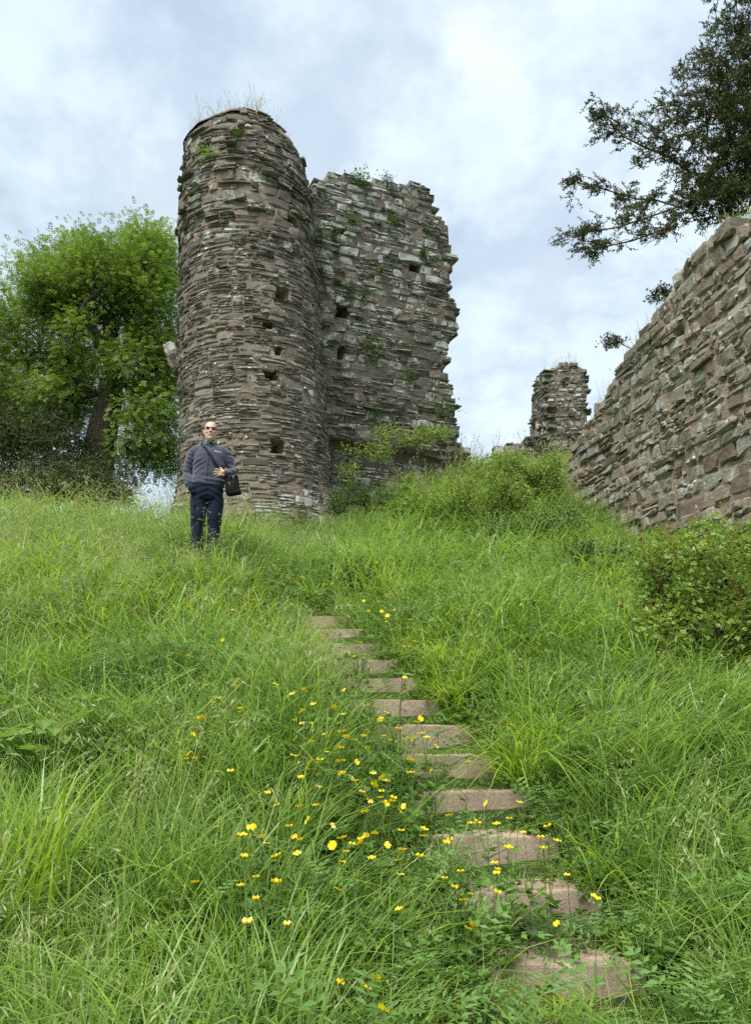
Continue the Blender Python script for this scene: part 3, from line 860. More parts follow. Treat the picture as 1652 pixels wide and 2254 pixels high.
M_PETAL = leaf_mat('buttercup_petal', (.80, .58, .010), (.86, .66, .015), .25, .25, .6)
M_WPETAL = leaf_mat('white_umbel', (.70, .72, .66), (.8, .8, .76), .3, .6, .2)
M_VIOLET = leaf_mat('vetch_flower', (.16, .09, .28), (.24, .13, .36), .3, .6, .2)

# ------------------------------------------------------------------ meadow prototypes (kept out of the scene, instanced by the meadow)
PROTO = []; GM = []
def add_proto(parts):
    """parts: list of (V, F, rnd, h, material)"""
    V, F, Rn, H, FM, b = [], [], [], [], [], 0
    for (v, f, r, h, m_) in parts:
        if m_ not in GM: GM.append(m_)
        V.append(v.reshape(-1, 3)); F.append(f + b); b += len(v.reshape(-1, 3)); Rn.append(r); H.append(h); FM.append(np.full(len(f), GM.index(m_)))
    PROTO.append((np.concatenate(V), np.concatenate(F), np.concatenate(Rn), np.concatenate(H), np.concatenate(FM)))
    return len(PROTO) - 1
def seed_stalks(rng, n, L0, L1, droop, npk, pk, spread=.06, head=.25):
    """flower stalks with drooping spikelets"""
    V, F, Rn, H, tot = [], [], [], [], 0
    v, f, r, h = blades(rng, n, L0, L1, .0022, .0035, 0, .14, droop * .5, 4, spread)
    parts = [(v, f, r, h)]
    vv = v.reshape(n, -1, 2, 3).mean(2)
    for i in range(n):
        pts = vv[i]
        tt = np.sort(rng.uniform(1 - head, 1.0, npk)) * (len(pts) - 1)
        base = np.stack([np.interp(tt, np.arange(len(pts)), pts[:, c]) for c in range(3)], -1)
        az = rng.uniform(0, 2 * math.pi, npk)
        d = unit(np.stack([np.cos(az) * .7, np.sin(az) * .7, rng.uniform(-1.6 * droop - .2, .9 - 1.5 * droop, npk)], -1))
        d, s, nn = frames(rng, d)
        lv, lf = leaf_quads(base + d * rng.uniform(0, .03, npk)[:, None], d, s, nn, pk * rng.uniform(.6, 1.2, npk), pk * .17, .3)
        parts.append((lv, lf, np.repeat(rng.random(npk), 4), np.ones(npk * 4)))
    return join(parts)
K = {}
rng = np.random.default_rng(5)
def P_(name, parts): K.setdefault(name, []).append(add_proto(parts))
# three levels: near (broad strips of five pieces) to far (fewer, simpler blades)
for lod, (nm, sg, wk) in enumerate(((1.0, 4, 1.0), (.85, 3, 1.15), (.60, 2, 1.55))):
    e = str(lod)
    def nb(n): return max(4, int(n * nm))
    for q in range(4):
        P_('fine' + e, [(*blades(rng, nb(17), .28, .62, .0042 * wk, .0080 * wk, 0, .20, .34, sg, .08), M_GRASS)])
    for q in range(3):
        P_('arch' + e, [(*blades(rng, nb(13), .36, .74, .0050 * wk, .0100 * wk, 0, .25, .62, sg + 1, .06), M_GRASS)])
    for q in range(3):
        P_('broad' + e, [(*blades(rng, nb(11), .3, .62, .0075 * wk, .0135 * wk, 0, .22, .42, sg + 1, .06), M_GRASS)])
    for q in range(2):
        P_('lime' + e, [(*blades(rng, nb(15), .3, .58, .0075 * wk, .0135 * wk, 0, .32, .62, sg + 1, .06), M_LIME)])
    for q in range(3):
        a = blades(rng, nb(9), .25, .5, .004 * wk, .007 * wk, 0, .2, .35, sg, .06); s_ = seed_stalks(rng, nb(4), .5, .8, .60, 9 - 2 * lod, .042 + .006 * lod, .07, .3)
        P_('brome' + e, [(*a, M_GRASS), (*s_, M_SEED)])
    for q in range(3):
        a = blades(rng, nb(7), .25, .5, .004 * wk, .007 * wk, 0, .2, .35, sg, .06); s_ = seed_stalks(rng, nb(5), .55, .9, .12, 12 - 3 * lod, .020 + .006 * lod, .07, .22)
        P_('stalk' + e, [(*a, M_GRASS), (*s_, M_SEED)])
    for q in range(3):
        parts = []
        for st in range(3 if lod < 2 else 2):
            n = (5, 4, 4)[lod]; az = rng.uniform(0, 6.28); t = np.linspace(0, 1, n); Ls = rng.uniform(.28, .5)
            base = np.stack([np.cos(az) * Ls * (.25 * t + .35 * t**2), np.sin(az) * Ls * (.25 * t + .35 * t**2), Ls * (t - .35 * t**2.5)], -1) + np.append(rng.normal(0, .05, 2), 0)
            parts.append((*tubes([(base, .0018)], 3), np.full(n * 3, .4), np.zeros(n * 3)))
            pp = np.repeat(base[1:], 2, 0); aa = rng.uniform(0, 6.28, len(pp))
            d = unit(np.stack([np.cos(aa), np.sin(aa), rng.uniform(.1, .7, len(pp))], -1)); d, s, nn = frames(rng, d, .6)
            tm = pinnate(4 - lod, .11, .026 + .006 * lod, .011 + .004 * lod, .15, 1.1)
            v, f = instance_template(*tm, pp, d, s, nn, rng.uniform(.7, 1.15, len(pp)))
            parts.append((v, f, np.repeat(rng.random(len(pp)), len(tm[0])), np.zeros(len(v))))
        P_('vetch' + e, [(*join(parts), M_VETCH)])
    for q in range(3):
        n = (30, 17, 11)[lod]; az = rng.uniform(0, 6.28, n); rr = .11 * np.sqrt(rng.random(n)); hh = rng.uniform(.015, .07, n)
        base = np.stack([rr * np.cos(az), rr * np.sin(az), hh], -1); a2 = rng.uniform(0, 6.28, n)
        d = unit(np.stack([np.cos(a2), np.sin(a2), rng.uniform(-.1, .5, n)], -1)); d, s, nn = frames(rng, d, .5)
        k_ = 1 + .35 * lod
        v, f = leaf_quads(base, d, s, nn, rng.uniform(.020, .036, n) * k_, rng.uniform(.016, .026, n) * k_, .2, .55)
        a = blades(rng, 6, .05, .13, .003, .005, 0, .3, .5, 2, .1)
        P_('clover' + e, [(v.reshape(-1, 3), f, np.repeat(rng.random(n), 4), np.zeros(n * 4), M_CLOVER), (*a, M_GRASS)])
    for q in range(2):
        P_('short' + e, [(*blades(rng, nb(18), .05, .15, .003 * wk, .0055 * wk, 0, .3, .5, 2, .1), M_GRASS)])
    for q in range(2):
        P_('straw' + e, [(*blades(rng, nb(9), .1, .35, .003, .005, 0, .5, .5, 2, .1), M_SEED)])
for q in range(4):
    v, f, r, h = blades(rng, 6, .3, .62, .005, .008, 0, .18, .25, 2, .07); pr_ = [(v, f, r, h)]
    for i in range(4):
        az = rng.uniform(0, 6.28); Ls = rng.uniform(.45, .8); t = np.linspace(0, 1, 5); ln = rng.uniform(.05, .3)
        pts = np.stack([np.cos(az) * Ls * ln * t ** 1.6, np.sin(az) * Ls * ln * t ** 1.6, Ls * t], -1) + np.append(rng.normal(0, .05, 2), 0)
        v, f = tubes([(pts, np.array([.0032, .003, .0026, .0022, .0018]))], 3); pr_.append((v, f, np.full(len(v), .3), np.zeros(len(v))))
        b0 = pts[-1] + (pts[-1] - pts[-2]) * rng.uniform(-.9, .3, 7)[:, None]; d = unit(rng.normal(0, .6, (7, 3)) + (pts[-1] - pts[-2]) / .15); d, s, nn = frames(rng, d)
        v, f = leaf_quads(b0, d, s, nn, .045, .009, .2); pr_.append((v.reshape(-1, 3), f, np.repeat(rng.random(7), 4), np.ones(28)))
    P_('plume2', [(*join(pr_), M_SEED)])
def meadow(name, pts, idx, scl, rot, label, cat):
    """the tufts joined into one sheet of grass"""
    pts = np.asarray(pts, float); idx = np.asarray(idx); scl = np.asarray(scl); rot = np.asarray(rot)
    r_ = np.random.default_rng(len(pts) + 3); tr = r_.random(len(pts))
    V, F, Rn, H, FM, b = [], [], [], [], [], 0
    for k in np.unique(idx):
        w_ = np.where(idx == k)[0]; pv, pf, pr, ph, pm = PROTO[k]; n = len(w_); q = len(pv)
        ax, ay, az = rot[w_, 0], rot[w_, 1], rot[w_, 2]
        c, s = np.cos(az)[:, None], np.sin(az)[:, None]
        x = pv[None, :, 0] * c - pv[None, :, 1] * s; y = pv[None, :, 0] * s + pv[None, :, 1] * c; z = np.repeat(pv[None, :, 2], n, 0)
        z0 = z.copy()
        # leaning: the tuft bends over, more towards its tips
        x = x + z0 * ay[:, None] ; y = y - z0 * ax[:, None]; z = z0 * (1 - .35 * np.minimum(1, ax ** 2 + ay ** 2))[:, None]
        vv = np.stack([x, y, z], -1) * scl[w_][:, None, None] + pts[w_][:, None]
        V.append(vv.reshape(-1, 3)); F.append((pf[None] + (np.arange(n) * q)[:, None, None]).reshape(-1, 4) + b); b += n * q
        Rn.append((.42 * pr[None] + .58 * tr[w_][:, None]).ravel()); H.append(np.tile(ph, n)); FM.append(np.tile(pm, n))
    fm = np.concatenate(FM); used = np.unique(fm); rem = np.zeros(len(GM), int); rem[used] = np.arange(len(used))
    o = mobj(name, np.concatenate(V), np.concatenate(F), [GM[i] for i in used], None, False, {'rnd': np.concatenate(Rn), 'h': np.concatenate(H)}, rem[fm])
    tag(o, label, cat, kind='stuff')
    return o
def pick(rng, names, probs, n, lod=0):
    c = rng.choice(len(names), n, p=np.array(probs) / np.sum(probs)); lod = np.broadcast_to(lod, (n,))
    return np.array([K[names[i] + str(l)][rng.integers(len(K[names[i] + str(l)]))] for i, l in zip(c, lod)])
PERSON_XY = None
PERSON = at(449, 1236, 10.0)
PERSON[2] = ground(PERSON[0], PERSON[1]) 
def blocked(x, y):
    """inside masonry"""
    tw = np.hypot(x - np.interp(5.5, TZ, TX), y - TY) < 1.72
    s, b_ = wall_st(x, y)
    cw = (s > -.1) & (b_ > -.12) & (b_ < .9)
    ks = (x - KA[0]) * kd[0] + (y - KA[1]) * kd[1]; kb = -((x - KA[0]) * kn[0] + (y - KA[1]) * kn[1])
    kw = (kb > -.1) & (kb < 1.3) & (ks < 3.9) & (ks > -1)
    return tw | cw | kw
def scatter(rng, n, y0, y1, power=1.0):
    y = (y0 ** power + (y1 ** power - y0 ** power) * rng.random(n)) ** (1 / power)
    x = rng.uniform(-1, 1, n) * (.56 * y + 1.0)
    return x, y
def lean_field(x, y, amp):
    ax = (fbm(x * .9 + 3, y * .9, s=61) - .5) * 2 * amp; ay = (fbm(x * .9, y * .9 + 8, s=62) - .5) * 2 * amp
    return ax, ay
rng = np.random.default_rng(77)
XS, YS, IDX, SCL, RX, RY = [], [], [], [], [], []
def put(x, y, idx, scl, ax, ay):
    XS.append(x); YS.append(y); IDX.append(idx); SCL.append(scl); RX.append(ax); RY.append(ay)
STEPS_Y = STEP_Y0 + RUN * np.arange(NSTEP)
def path_dx(x, y): return x - path_x(y)
for (n, y0, y1) in ((4300, 2.0, 5.5), (7200, 5.5, 10.5), (8200, 10.5, 18.5), (1800, 18.5, 27)):
    x, y = scatter(rng, n, y0, y1, 1.8)
    if y0 > 18:
        k_ = x > .5; x, y = x[k_], y[k_]
    ok = ~blocked(x, y)
    dx = path_dx(x, y)
    onpath = (np.abs(dx) < .40) & (y > 3.2) & (y < 10.0)
    ok &= ~onpath
    x, y, dx = x[ok], y[ok], dx[ok]; m_ = len(x)
    zone = fbm(x * .55 + 9, y * .55, s=71); zone2 = fbm(x * .8, y * .8 + 4, s=72)
    idx = np.empty(m_, int)
    right = sstep(.3, 1.2, dx); up = sstep(6, 9, y)
    for i in range(m_):
        pb = dict(fine=3.0, arch=1.8, broad=1.8 + 1.6 * (y[i] < 5), lime=.2 + 4.0 * (zone[i] > .57) * (y[i] > 3.2), brome=.22 + .9 * (1 - right[i]) * (zone2[i] > .5) + .9 * up[i] * (1 - right[i]), stalk=.12 + 1.5 * up[i] * (1 - right[i]) + 1.8 * (y[i] > 15), vetch=.3 + 3.6 * right[i] * (zone2[i] > .44) * (1 - .5 * up[i]) + 2.4 * (zone2[i] < .40), clover=.3, straw=.22)
        nm = list(pb); pr = np.array([pb[q] for q in nm]); pr /= pr.sum()
        ch = nm[rng.choice(len(nm), p=pr)]
        if ch == 'stalk' and y[i] > 15: ch = 'plume' if rng.random() < .7 else 'fine'
        ch += '0' if y[i] < 4.0 else ('1' if y[i] < 7.2 else '2'); idx[i] = K[ch][rng.integers(len(K[ch]))]
    sc = rng.uniform(.65, 1.3, m_) * (.62 + .95 * fbm(x * .9, y * .9, s=73)) * (1 + .12 * (y > 7.2))
    sc *= 1 - .45 * sstep(.75, .38, np.abs(dx)) * (y < 10.5) * (y > 2.6)
    sc *= 1 - .42 * sstep(1.25, .75, np.abs(dx)) * (y < 5.0) * (y > 2.6) * (dx < 0)
    # trodden grass where the man stands and along the way up
    dp = np.hypot((x - PERSON[0]) / 1.0, (y - PERSON[1] + .35) / .8)
    sc *= 1 - .62 * sstep(1.1, .4, dp)
    sc *= 1 - .5 * sstep(3.6, 2.4, np.hypot(x + 2.6, y - TY)) * (x > -4.3)
    sc *= 1 - .35 * sstep(.9, .3, np.abs(x - np.interp(y, [9.5, 12, 14], [-1.5, -1.1, -.9]))) * (y > 9.5) * (y < 14)
    ax, ay = lean_field(x, y, .55)
    put(x, y, idx, sc, ax + rng.normal(0, .12, m_) + .12, ay + rng.normal(0, .12, m_))
# low growth on the treads and between the steps
x, y = scatter(rng, 90000, 2.4, 10.2, 1.0)
dx = path_dx(x, y)
k_ = (np.abs(dx) < .55)
front = np.min(np.abs(((y[:, None] - STEPS_Y[None] - .07) / np.where(np.arange(NSTEP) < 2, .14, .085)[None])), 1) < 1     # keep the concrete itself clear
k_ &= ~(front & (np.abs(dx) < .36))
x, y, dx = x[k_][:4000], y[k_][:4000], dx[k_][:4000]
idx = pick(rng, ['clover', 'short', 'straw', 'vetch'], [5, 5, .6, .3], len(x), np.where(y < 3.4, 0, np.where(y < 6, 1, 2)))
sc = rng.uniform(.75, 1.4, len(x)) * (.85 + .5 * sstep(.25, .5, np.abs(dx)))
foot = np.min(np.abs(((y[:, None] - STEPS_Y[None] + .09) / .12)), 1) < 1
sc *= np.where(foot & (np.abs(dx) < .36), .5, 1)
put(x, y, idx, sc, rng.normal(0, .15, len(x)), rng.normal(0, .15, len(x)))
# tufts that hang over the ends of the steps and hide the upper ones
for i in range(NSTEP):
    for sd_ in (-1, 1):
        n = 12 if sd_ < 0 else 8
        grow = (.32 if sd_ < 0 else .37) - .014 * max(0, i - 4)
        x = STEP_X[i] + sd_ * rng.uniform(grow, grow + .2, n); y = STEPS_Y[i] + rng.uniform(-.22, .22, n)
        put(x, y, pick(rng, ['fine', 'arch', 'lime', 'brome', 'broad'], [3, 3, 1.2 if sd_ > 0 else .3, 1, 1], n, 0 if i < 4 else 1), rng.uniform(.45, .8, n), rng.normal(0, .2, n), rng.normal(0, .15, n) - sd_ * .18)
    if i >= 7:
        n = 10 + i // 2 + 10 * (i > 9)
        x = STEP_X[i] + rng.uniform(-.4, .4, n); y = STEPS_Y[i] - rng.uniform(.05, .25, n)
        put(x, y, pick(rng, ['fine', 'arch', 'short', 'brome'], [2, 2, 2, 1], n, 1), rng.uniform(.35, .7, n), rng.normal(0, .2, n), rng.normal(0, .2, n))
# fresh tuft in front of the lowest step
x = rng.uniform(.45, 1.7, 60); y = rng.uniform(2.75, 3.45, 60)
put(x, y, pick(rng, ['lime', 'arch', 'broad', 'vetch'], [3, 2, 2, 1], 60), rng.uniform(.3, .52, 60), rng.normal(0, .2, 60), rng.normal(0, .2, 60))
x, y = np.concatenate(XS), np.concatenate(YS)
z = ground(x, y) - .006
meadow('meadow_grass', np.stack([x, y, z], -1), np.concatenate(IDX), np.concatenate(SCL), np.stack([np.concatenate(RX), np.concatenate(RY), rng.uniform(0, 6.28, len(x))], -1),
       'long meadow grass, vetch and clover covering the hillside', 'grass')

# grass on the broken wall tops
def top_grass(name, pts, names, probs, s0, s1, label):
    r = np.random.default_rng(len(pts)); pts = np.asarray(pts)
    meadow(name, pts, pick(r, names, probs, len(pts), 2), r.uniform(s0, s1, len(pts)), np.stack([r.normal(0, .22, len(pts)), r.normal(0, .22, len(pts)), r.uniform(0, 6.28, len(pts))], -1), label, 'grass')
a = rng.uniform(-math.pi, math.pi, 260); fr = np.sqrt(rng.random(260)) * .93
rad = np.interp(tower_rim(a) - .08, TZ, TR) * fr
top_grass('tower_top_grass', np.stack([np.interp(15.2, TZ, TX) + rad * np.sin(a), TY - rad * np.cos(a), tower_rim(a) + .12 * (1 - fr) + .0], -1), ['plume', 'fine', 'short'], [5, 1.6, 1.5], .55, 1.05, 'wispy grass growing on top of the round tower')
pts = []
for (u, v) in [(740, 379), (750, 379), (760, 381), (770, 384), (780, 388), (790, 393), (800, 398), (812, 397), (845, 392), (855, 391), (862, 395)]:
    s, t_ = KF.st(u, v)
    for q in range(5):
        pts.append(KF.pt(np.array([s + rng.uniform(-.1, .1)]), np.array([t_ - .10]), np.array([-rng.uniform(0, .9)]))[0])
top_grass('keep_top_grass', pts, ['plume', 'fine', 'short'], [2.5, 2, 2], .3, .75, 'tufts of grass along the top of the keep wall')
pts = []
for i in range(len(cout) - 1):
    (s0, t0), (s1, t1) = cpoly[i], cpoly[i + 1]
    nn_ = int(4 + 9 * abs(s1 - s0) * (1 if i < 13 else 3.0))
    for q in range(nn_):
        f_ = rng.random(); pts.append(CF_.pt(np.array([s0 + (s1 - s0) * f_]), np.array([t0 + (t1 - t0) * f_ + .02]), np.array([cdoff(s0, t0) - rng.uniform(.05, .75)]))[0])
top_grass('curtain_top_grass', pts, ['plume', 'fine', 'vetch', 'arch'], [3, 2, .8, 1], .4, .8, 'grass and weeds along the top of the curtain wall')
pts = [PF.pt(np.array([s]), np.array([t_ - .08]), np.array([-rng.uniform(.1, 1.4)]))[0] for (s, t_) in ppoly[2:7] for _ in range(9)]
top_grass('pillar_top_grass', np.array(pts) + rng.normal(0, .08, (len(pts), 3)) * np.array([1, 1, .2]), ['plume', 'fine'], [4, 1], .5, .95, 'dry grass on top of the distant pillar')
# ------------------------------------------------------------------ trees and shrubs
def hit(u, v, h=0.0, y0=2.0, y1=26.0):
    """where the sight line through a photo point comes down on the ground (raised by h)"""
    ys = np.linspace(y0, y1, 600); P = np.array([at(u, v, y) for y in ys])
    d = P[:, 2] - ground(P[:, 0], P[:, 1]) - h
    i = np.where((d[:-1] > 0) & (d[1:] <= 0))[0]
    k = i[0] + 1 if len(i) else int(np.argmin(np.abs(d)))
    return P[k]
def grow(trunks, targets, rng, tip=.006, power=.46, sag=.1, wob=.10, npts=6):
    """limbs that reach every target point from the nearest wood; trunks: list of (points)"""
    pos, par, chains = [], [], []
    for tr in trunks:
        idx = []
        for i, p in enumerate(tr):
            par.append(len(pos) - 1 if i else -1); pos.append(np.array(p, float)); idx.append(len(pos) - 1)
        chains.append(idx)
    ntr = len(pos)
    base = np.array(trunks[0][-1])
    order = np.argsort(np.linalg.norm(targets - np.mean(np.array(trunks[0]), 0), axis=1))
    arr = np.zeros((len(pos) + len(targets) * npts, 3)); arr[:len(pos)] = pos; cnt = len(pos)
    par = par + [0] * (len(targets) * npts)
    leaf_n = np.zeros(len(arr))
    for ti in order:
        T = targets[ti]
        dd = arr[:cnt] - T
        dist = np.linalg.norm(dd, axis=1) + .9 * np.maximum(0, arr[:cnt, 2] - T[2] + .1)
        k = int(np.argmin(dist)); S = arr[k].copy()
        prev = arr[par[k]] if par[k] >= 0 else S - np.array([0, 0, .3])
        g = unit(S - prev); Ld = np.linalg.norm(T - S)
        c = S + g * Ld * .35 + np.array([0, 0, Ld * .10]); t = np.linspace(0, 1, npts + 1)[1:, None]
        pts = (1 - t) ** 2 * S + 2 * t * (1 - t) * c + t ** 2 * T
        pts += rng.normal(0, wob * Ld / npts, pts.shape) * (t < .99)
        pts[:, 2] -= (sag * Ld * (t * (1 - t)))[:, 0]
        ch = [k]
        for p in pts:
            arr[cnt] = p; par[cnt] = ch[-1]; ch.append(cnt); cnt += 1
        chains.append(ch); leaf_n[cnt - 1] += 1
    arr = arr[:cnt]
    load = leaf_n[:cnt].copy()
    for i in range(cnt - 1, -1, -1):
        if par[i] >= 0: load[par[i]] += load[i]
    rad = tip * np.maximum(load, 1) ** power
    return arr, chains, rad, ntr
def wood_mesh(arr, chains, rad, k=5, rmax=None):
    paths = []
    for q, ch in enumerate(chains):
        r = rad[ch].copy()
        if q and len(r) > 1: r[0] = min(r[0], r[1] * 1.35)
        paths.append((arr[ch], r))
    return tubes(paths, k)
def make_plant(name, root, V, F, wood_m, LV, LF, leaf_m, rnd, label, cat, group=None, wood='trunk', leaf='crown'):
    e = empty(name, tuple(root))
    tag(e, label, cat, group)
    if V is not None: attach(e, mobj(wood, V, F, wood_m, None, True, loc=tuple(root)))
    o = mobj(leaf, LV, LF, leaf_m, None, False, {'rnd': rnd}, loc=tuple(root)); attach(e, o)
    return e
def bark_mat(name, c0, c1, sc=(6, 6, 1.2)):
    m, t, b = mat(name)
    pos = N(t, 'ShaderNodeNewGeometry').outputs['Position']
    n1 = tnoise(t, pos, 3.2, 6, .65, .4, sc); n2 = tnoise(t, pos, 1.2, 3)
    c = ramp(t, n1.outputs['Fac'], [(.35, c0), (.65, c1)]).outputs[0]
    c = mixc(t, ramp(t, n2.outputs['Fac'], [(.5, 0.0), (.7, .5)]).outputs[0], c, (.10, .11, .05))
    L(t, c, b.inputs['Base Color']); b.inputs['Roughness'].default_value = .95; bump(t, b, n1.outputs['Fac'], 1.0, .06)
    return m
M_BARK = bark_mat('ash_bark', (.055, .045, .030), (.15, .125, .085))
M_YBARK = bark_mat('yew_bark', (.09, .055, .038), (.23, .16, .11))
M_TWIG = plain_mat('thorn_twig', (.085, .050, .035), .8, .2, 30, .3)
M_ASH = leaf_mat('ash_leaf', (.060, .128, .020), (.30, .41, .085), .38, .45, .35, posvar=.9)
M_YEW = leaf_mat('yew_leaf', (.030, .050, .015), (.10, .125, .032), .22, .5, .3, posvar=1.2)
M_OLIVE = leaf_mat('yew_bush_leaf', (.040, .060, .014), (.095, .115, .030), .2, .5, .3, posvar=1.5)
M_HAW = leaf_mat('hawthorn_leaf', (.085, .175, .030), (.33, .43, .09), .38, .4, .4, posvar=2.2)
M_DARKLEAF = leaf_mat('bramble_leaf', (.045, .10, .028), (.12, .20, .05), .3, .4, .4, posvar=2.0)
M_RED = leaf_mat('young_red_shoot', (.22, .09, .03), (.30, .17, .05), .35, .4, .35)

def lumps(rng, blobs, n):
    """points spread through a crown made of unequal lobes: (centre, radii), denser towards the skin"""
    vol = np.array([np.prod(b[1]) for b in blobs]) ** .75; c = rng.choice(len(blobs), n, p=vol / vol.sum())
    d = unit(rng.normal(0, 1, (n, 3))); r = rng.uniform(.25, 1, n) ** .55
    return np.array([blobs[i][0] for i in c]) + d * r[:, None] * np.array([blobs[i][1] for i in c])
PINN_ASH3 = pinnate(3, .26, .130, .052, .2, .95)
def ash_leaves(rng, tg, per, spread, center, scale=(.5, .9)):
    n = len(tg) * per
    off = rng.normal(0, 1, (n, 3)) * spread * np.array([1, 1, .72])
    pos_ = np.repeat(tg, per, 0) + off
    d = unit(off * .8 / spread + unit(pos_ - center) * .9 + np.array([0, 0, -.05]) + rng.normal(0, .75, (n, 3)))
    d, s, nn = frames(rng, d, 1.2)
    v, f = instance_template(*PINN_ASH3, pos_, d, s, nn, rng.uniform(*scale, n))
    return v, f, np.repeat(rng.random(n), len(PINN_ASH3[0]))
# big ash beyond the crest
rng = np.random.default_rng(301)
YA = 25.0
def A(u, v, y=YA): return at(u, v, y)
tb_ = A(205, 1120); tb_[2] = 2.0
trunk = [tb_, A(203, 1060), A(214, 1000), A(228, 930), A(240, 880), A(248, 800), A(242, 740), A(236, 690)]
limb2 = [A(228, 930), A(285, 915), A(335, 880, 24.5), A(350, 840, 24.3)]
limb3 = [A(248, 800), A(205, 725, 24.6), A(165, 690, 24.3), A(140, 640, 24.2)]
limb4 = [A(248, 800), A(300, 745, 25.4), A(330, 690, 25.6)]
s_ = YA / 1670
def blob(u, v, ru, rv, y, rd): return (at(u, v, y), np.array([ru * s_, rd, rv * s_]))
blobs = [blob(240, 640, 130, 85, 25, 2.4), blob(330, 660, 80, 110, 25, 2.0), blob(140, 650, 75, 70, 24.5, 1.8), blob(315, 800, 70, 80, 24.5, 1.4), blob(170, 750, 60, 60, 24, 1.3),
         blob(330, 940, 65, 75, 24.5, 1.6), blob(215, 880, 60, 40, 26.6, 1.0), blob(110, 600, 45, 40, 24.6, 1.2), blob(180, 555, 45, 38, 25, 1.2), blob(325, 560, 60, 55, 25, 1.4), blob(360, 780, 45, 110, 25.5, 1.5),
         blob(300, 985, 50, 30, 24.0, .8), blob(365, 1000, 30, 75, 25.5, 1.0), blob(130, 870, 55, 50, 24.5, 1.2), blob(280, 575, 40, 50, 25, 1.0), blob(150, 800, 85, 65, 27, 1.5), blob(110, 920, 100, 60, 27, 1.5), blob(330, 870, 60, 60, 26.5, 1.2), blob(95, 680, 40, 45, 24.5, 1.0)]
tg = lumps(rng, blobs, 500)
arr, ch, rad, ntr = grow([trunk, limb2, limb3, limb4], tg, rng, .013, .46)
rad[:8] = [.78, .66, .60, .52, .46, .36, .30, .22]; rad[8:ntr] = np.tile(np.array([.26, .22, .17, .12]), 4)[:ntr - 8]
twigs = []
for (u0, v0, u1, v1) in ((210, 560, 206, 503), (300, 560, 304, 497), (330, 545, 338, 498), (345, 550, 352, 505), (360, 560, 366, 520), (375, 570, 384, 534), (285, 560, 279, 510), (240, 560, 247, 510), (265, 560, 262, 520), (315, 550, 311, 505), (185, 560, 186, 512), (352, 570, 369, 503), (388, 590, 396, 552), (225, 570, 218, 530)):
    p0, p1 = A(u0, v0), A(u1, v1); mid = (p0 + p1) / 2 + rng.normal(0, .07, 3)
    twigs.append((np.array([p0 - (p1 - p0) * .3, p0, mid, p1]), np.array([.03, .024, .018, .010])))
V, F = wood_mesh(arr, ch, rad, 5); V2, F2 = tubes(twigs, 4)
LV, LF, LR = ash_leaves(rng, tg, 74, .35, np.mean(trunk[4:], 0))
ash = make_plant('ash_tree', tb_, np.concatenate([V, V2]), np.concatenate([F, F2 + len(V)]), M_BARK, LV, LF, M_ASH, LR, 'big leafy ash tree with thick trunk beside the round tower', 'tree')
# its neighbour at the edge of the picture
rng = np.random.default_rng(302)
tb2 = at(-60, 1120, 27); tb2[2] = 1.8
tr2 = [tb2, at(-58, 1000, 27), at(-50, 900, 27), at(-40, 800, 27)]
blobs = [blob(10, 760, 70, 90, 26, 2.0), blob(40, 690, 40, 55, 26, 1.5), blob(20, 880, 95, 70, 25.5, 2.0), blob(-70, 720, 110, 110, 27, 2.5), blob(-60, 880, 130, 120, 26.5, 2.5), blob(60, 950, 70, 55, 25, 1.5), blob(15, 640, 22, 28, 26, .8), blob(80, 800, 50, 60, 26, 1.4)]
tg = lumps(rng, blobs, 230)
arr, ch, rad, ntr = grow([tr2], tg, rng, .013, .46)
V, F = wood_mesh(arr, ch, rad, 4)
LV, LF, LR = ash_leaves(rng, tg, 70, .45, tr2[-1])
make_plant('ash_tree', tb2, V, F, M_BARK, LV, LF, M_ASH, LR, 'lower spreading ash tree standing next to the big thick-trunked ash', 'tree')

def needle_leaves(rng, tg, per, spread, tmpl, scale, updir=.3):
    n = len(tg) * per; off = rng.normal(0, 1, (n, 3)) * spread * np.array([1, 1, .5]); pos_ = np.repeat(tg, per, 0) + off
    d = unit(off + rng.normal(0, .6, (n, 3)) * spread + np.array([0, 0, updir * spread])); d, s, nn = frames(rng, d)
    v, f = instance_template(*tmpl, pos_, d, s, nn, rng.uniform(*scale, n))
    return v, f, np.repeat(rng.random(n), len(tmpl[0]))
ROS = rosette(6, .07, .018, np.random.default_rng(1), 1.3)
ROSY = rosette(6, .060, .017, np.random.default_rng(2), 1.5)
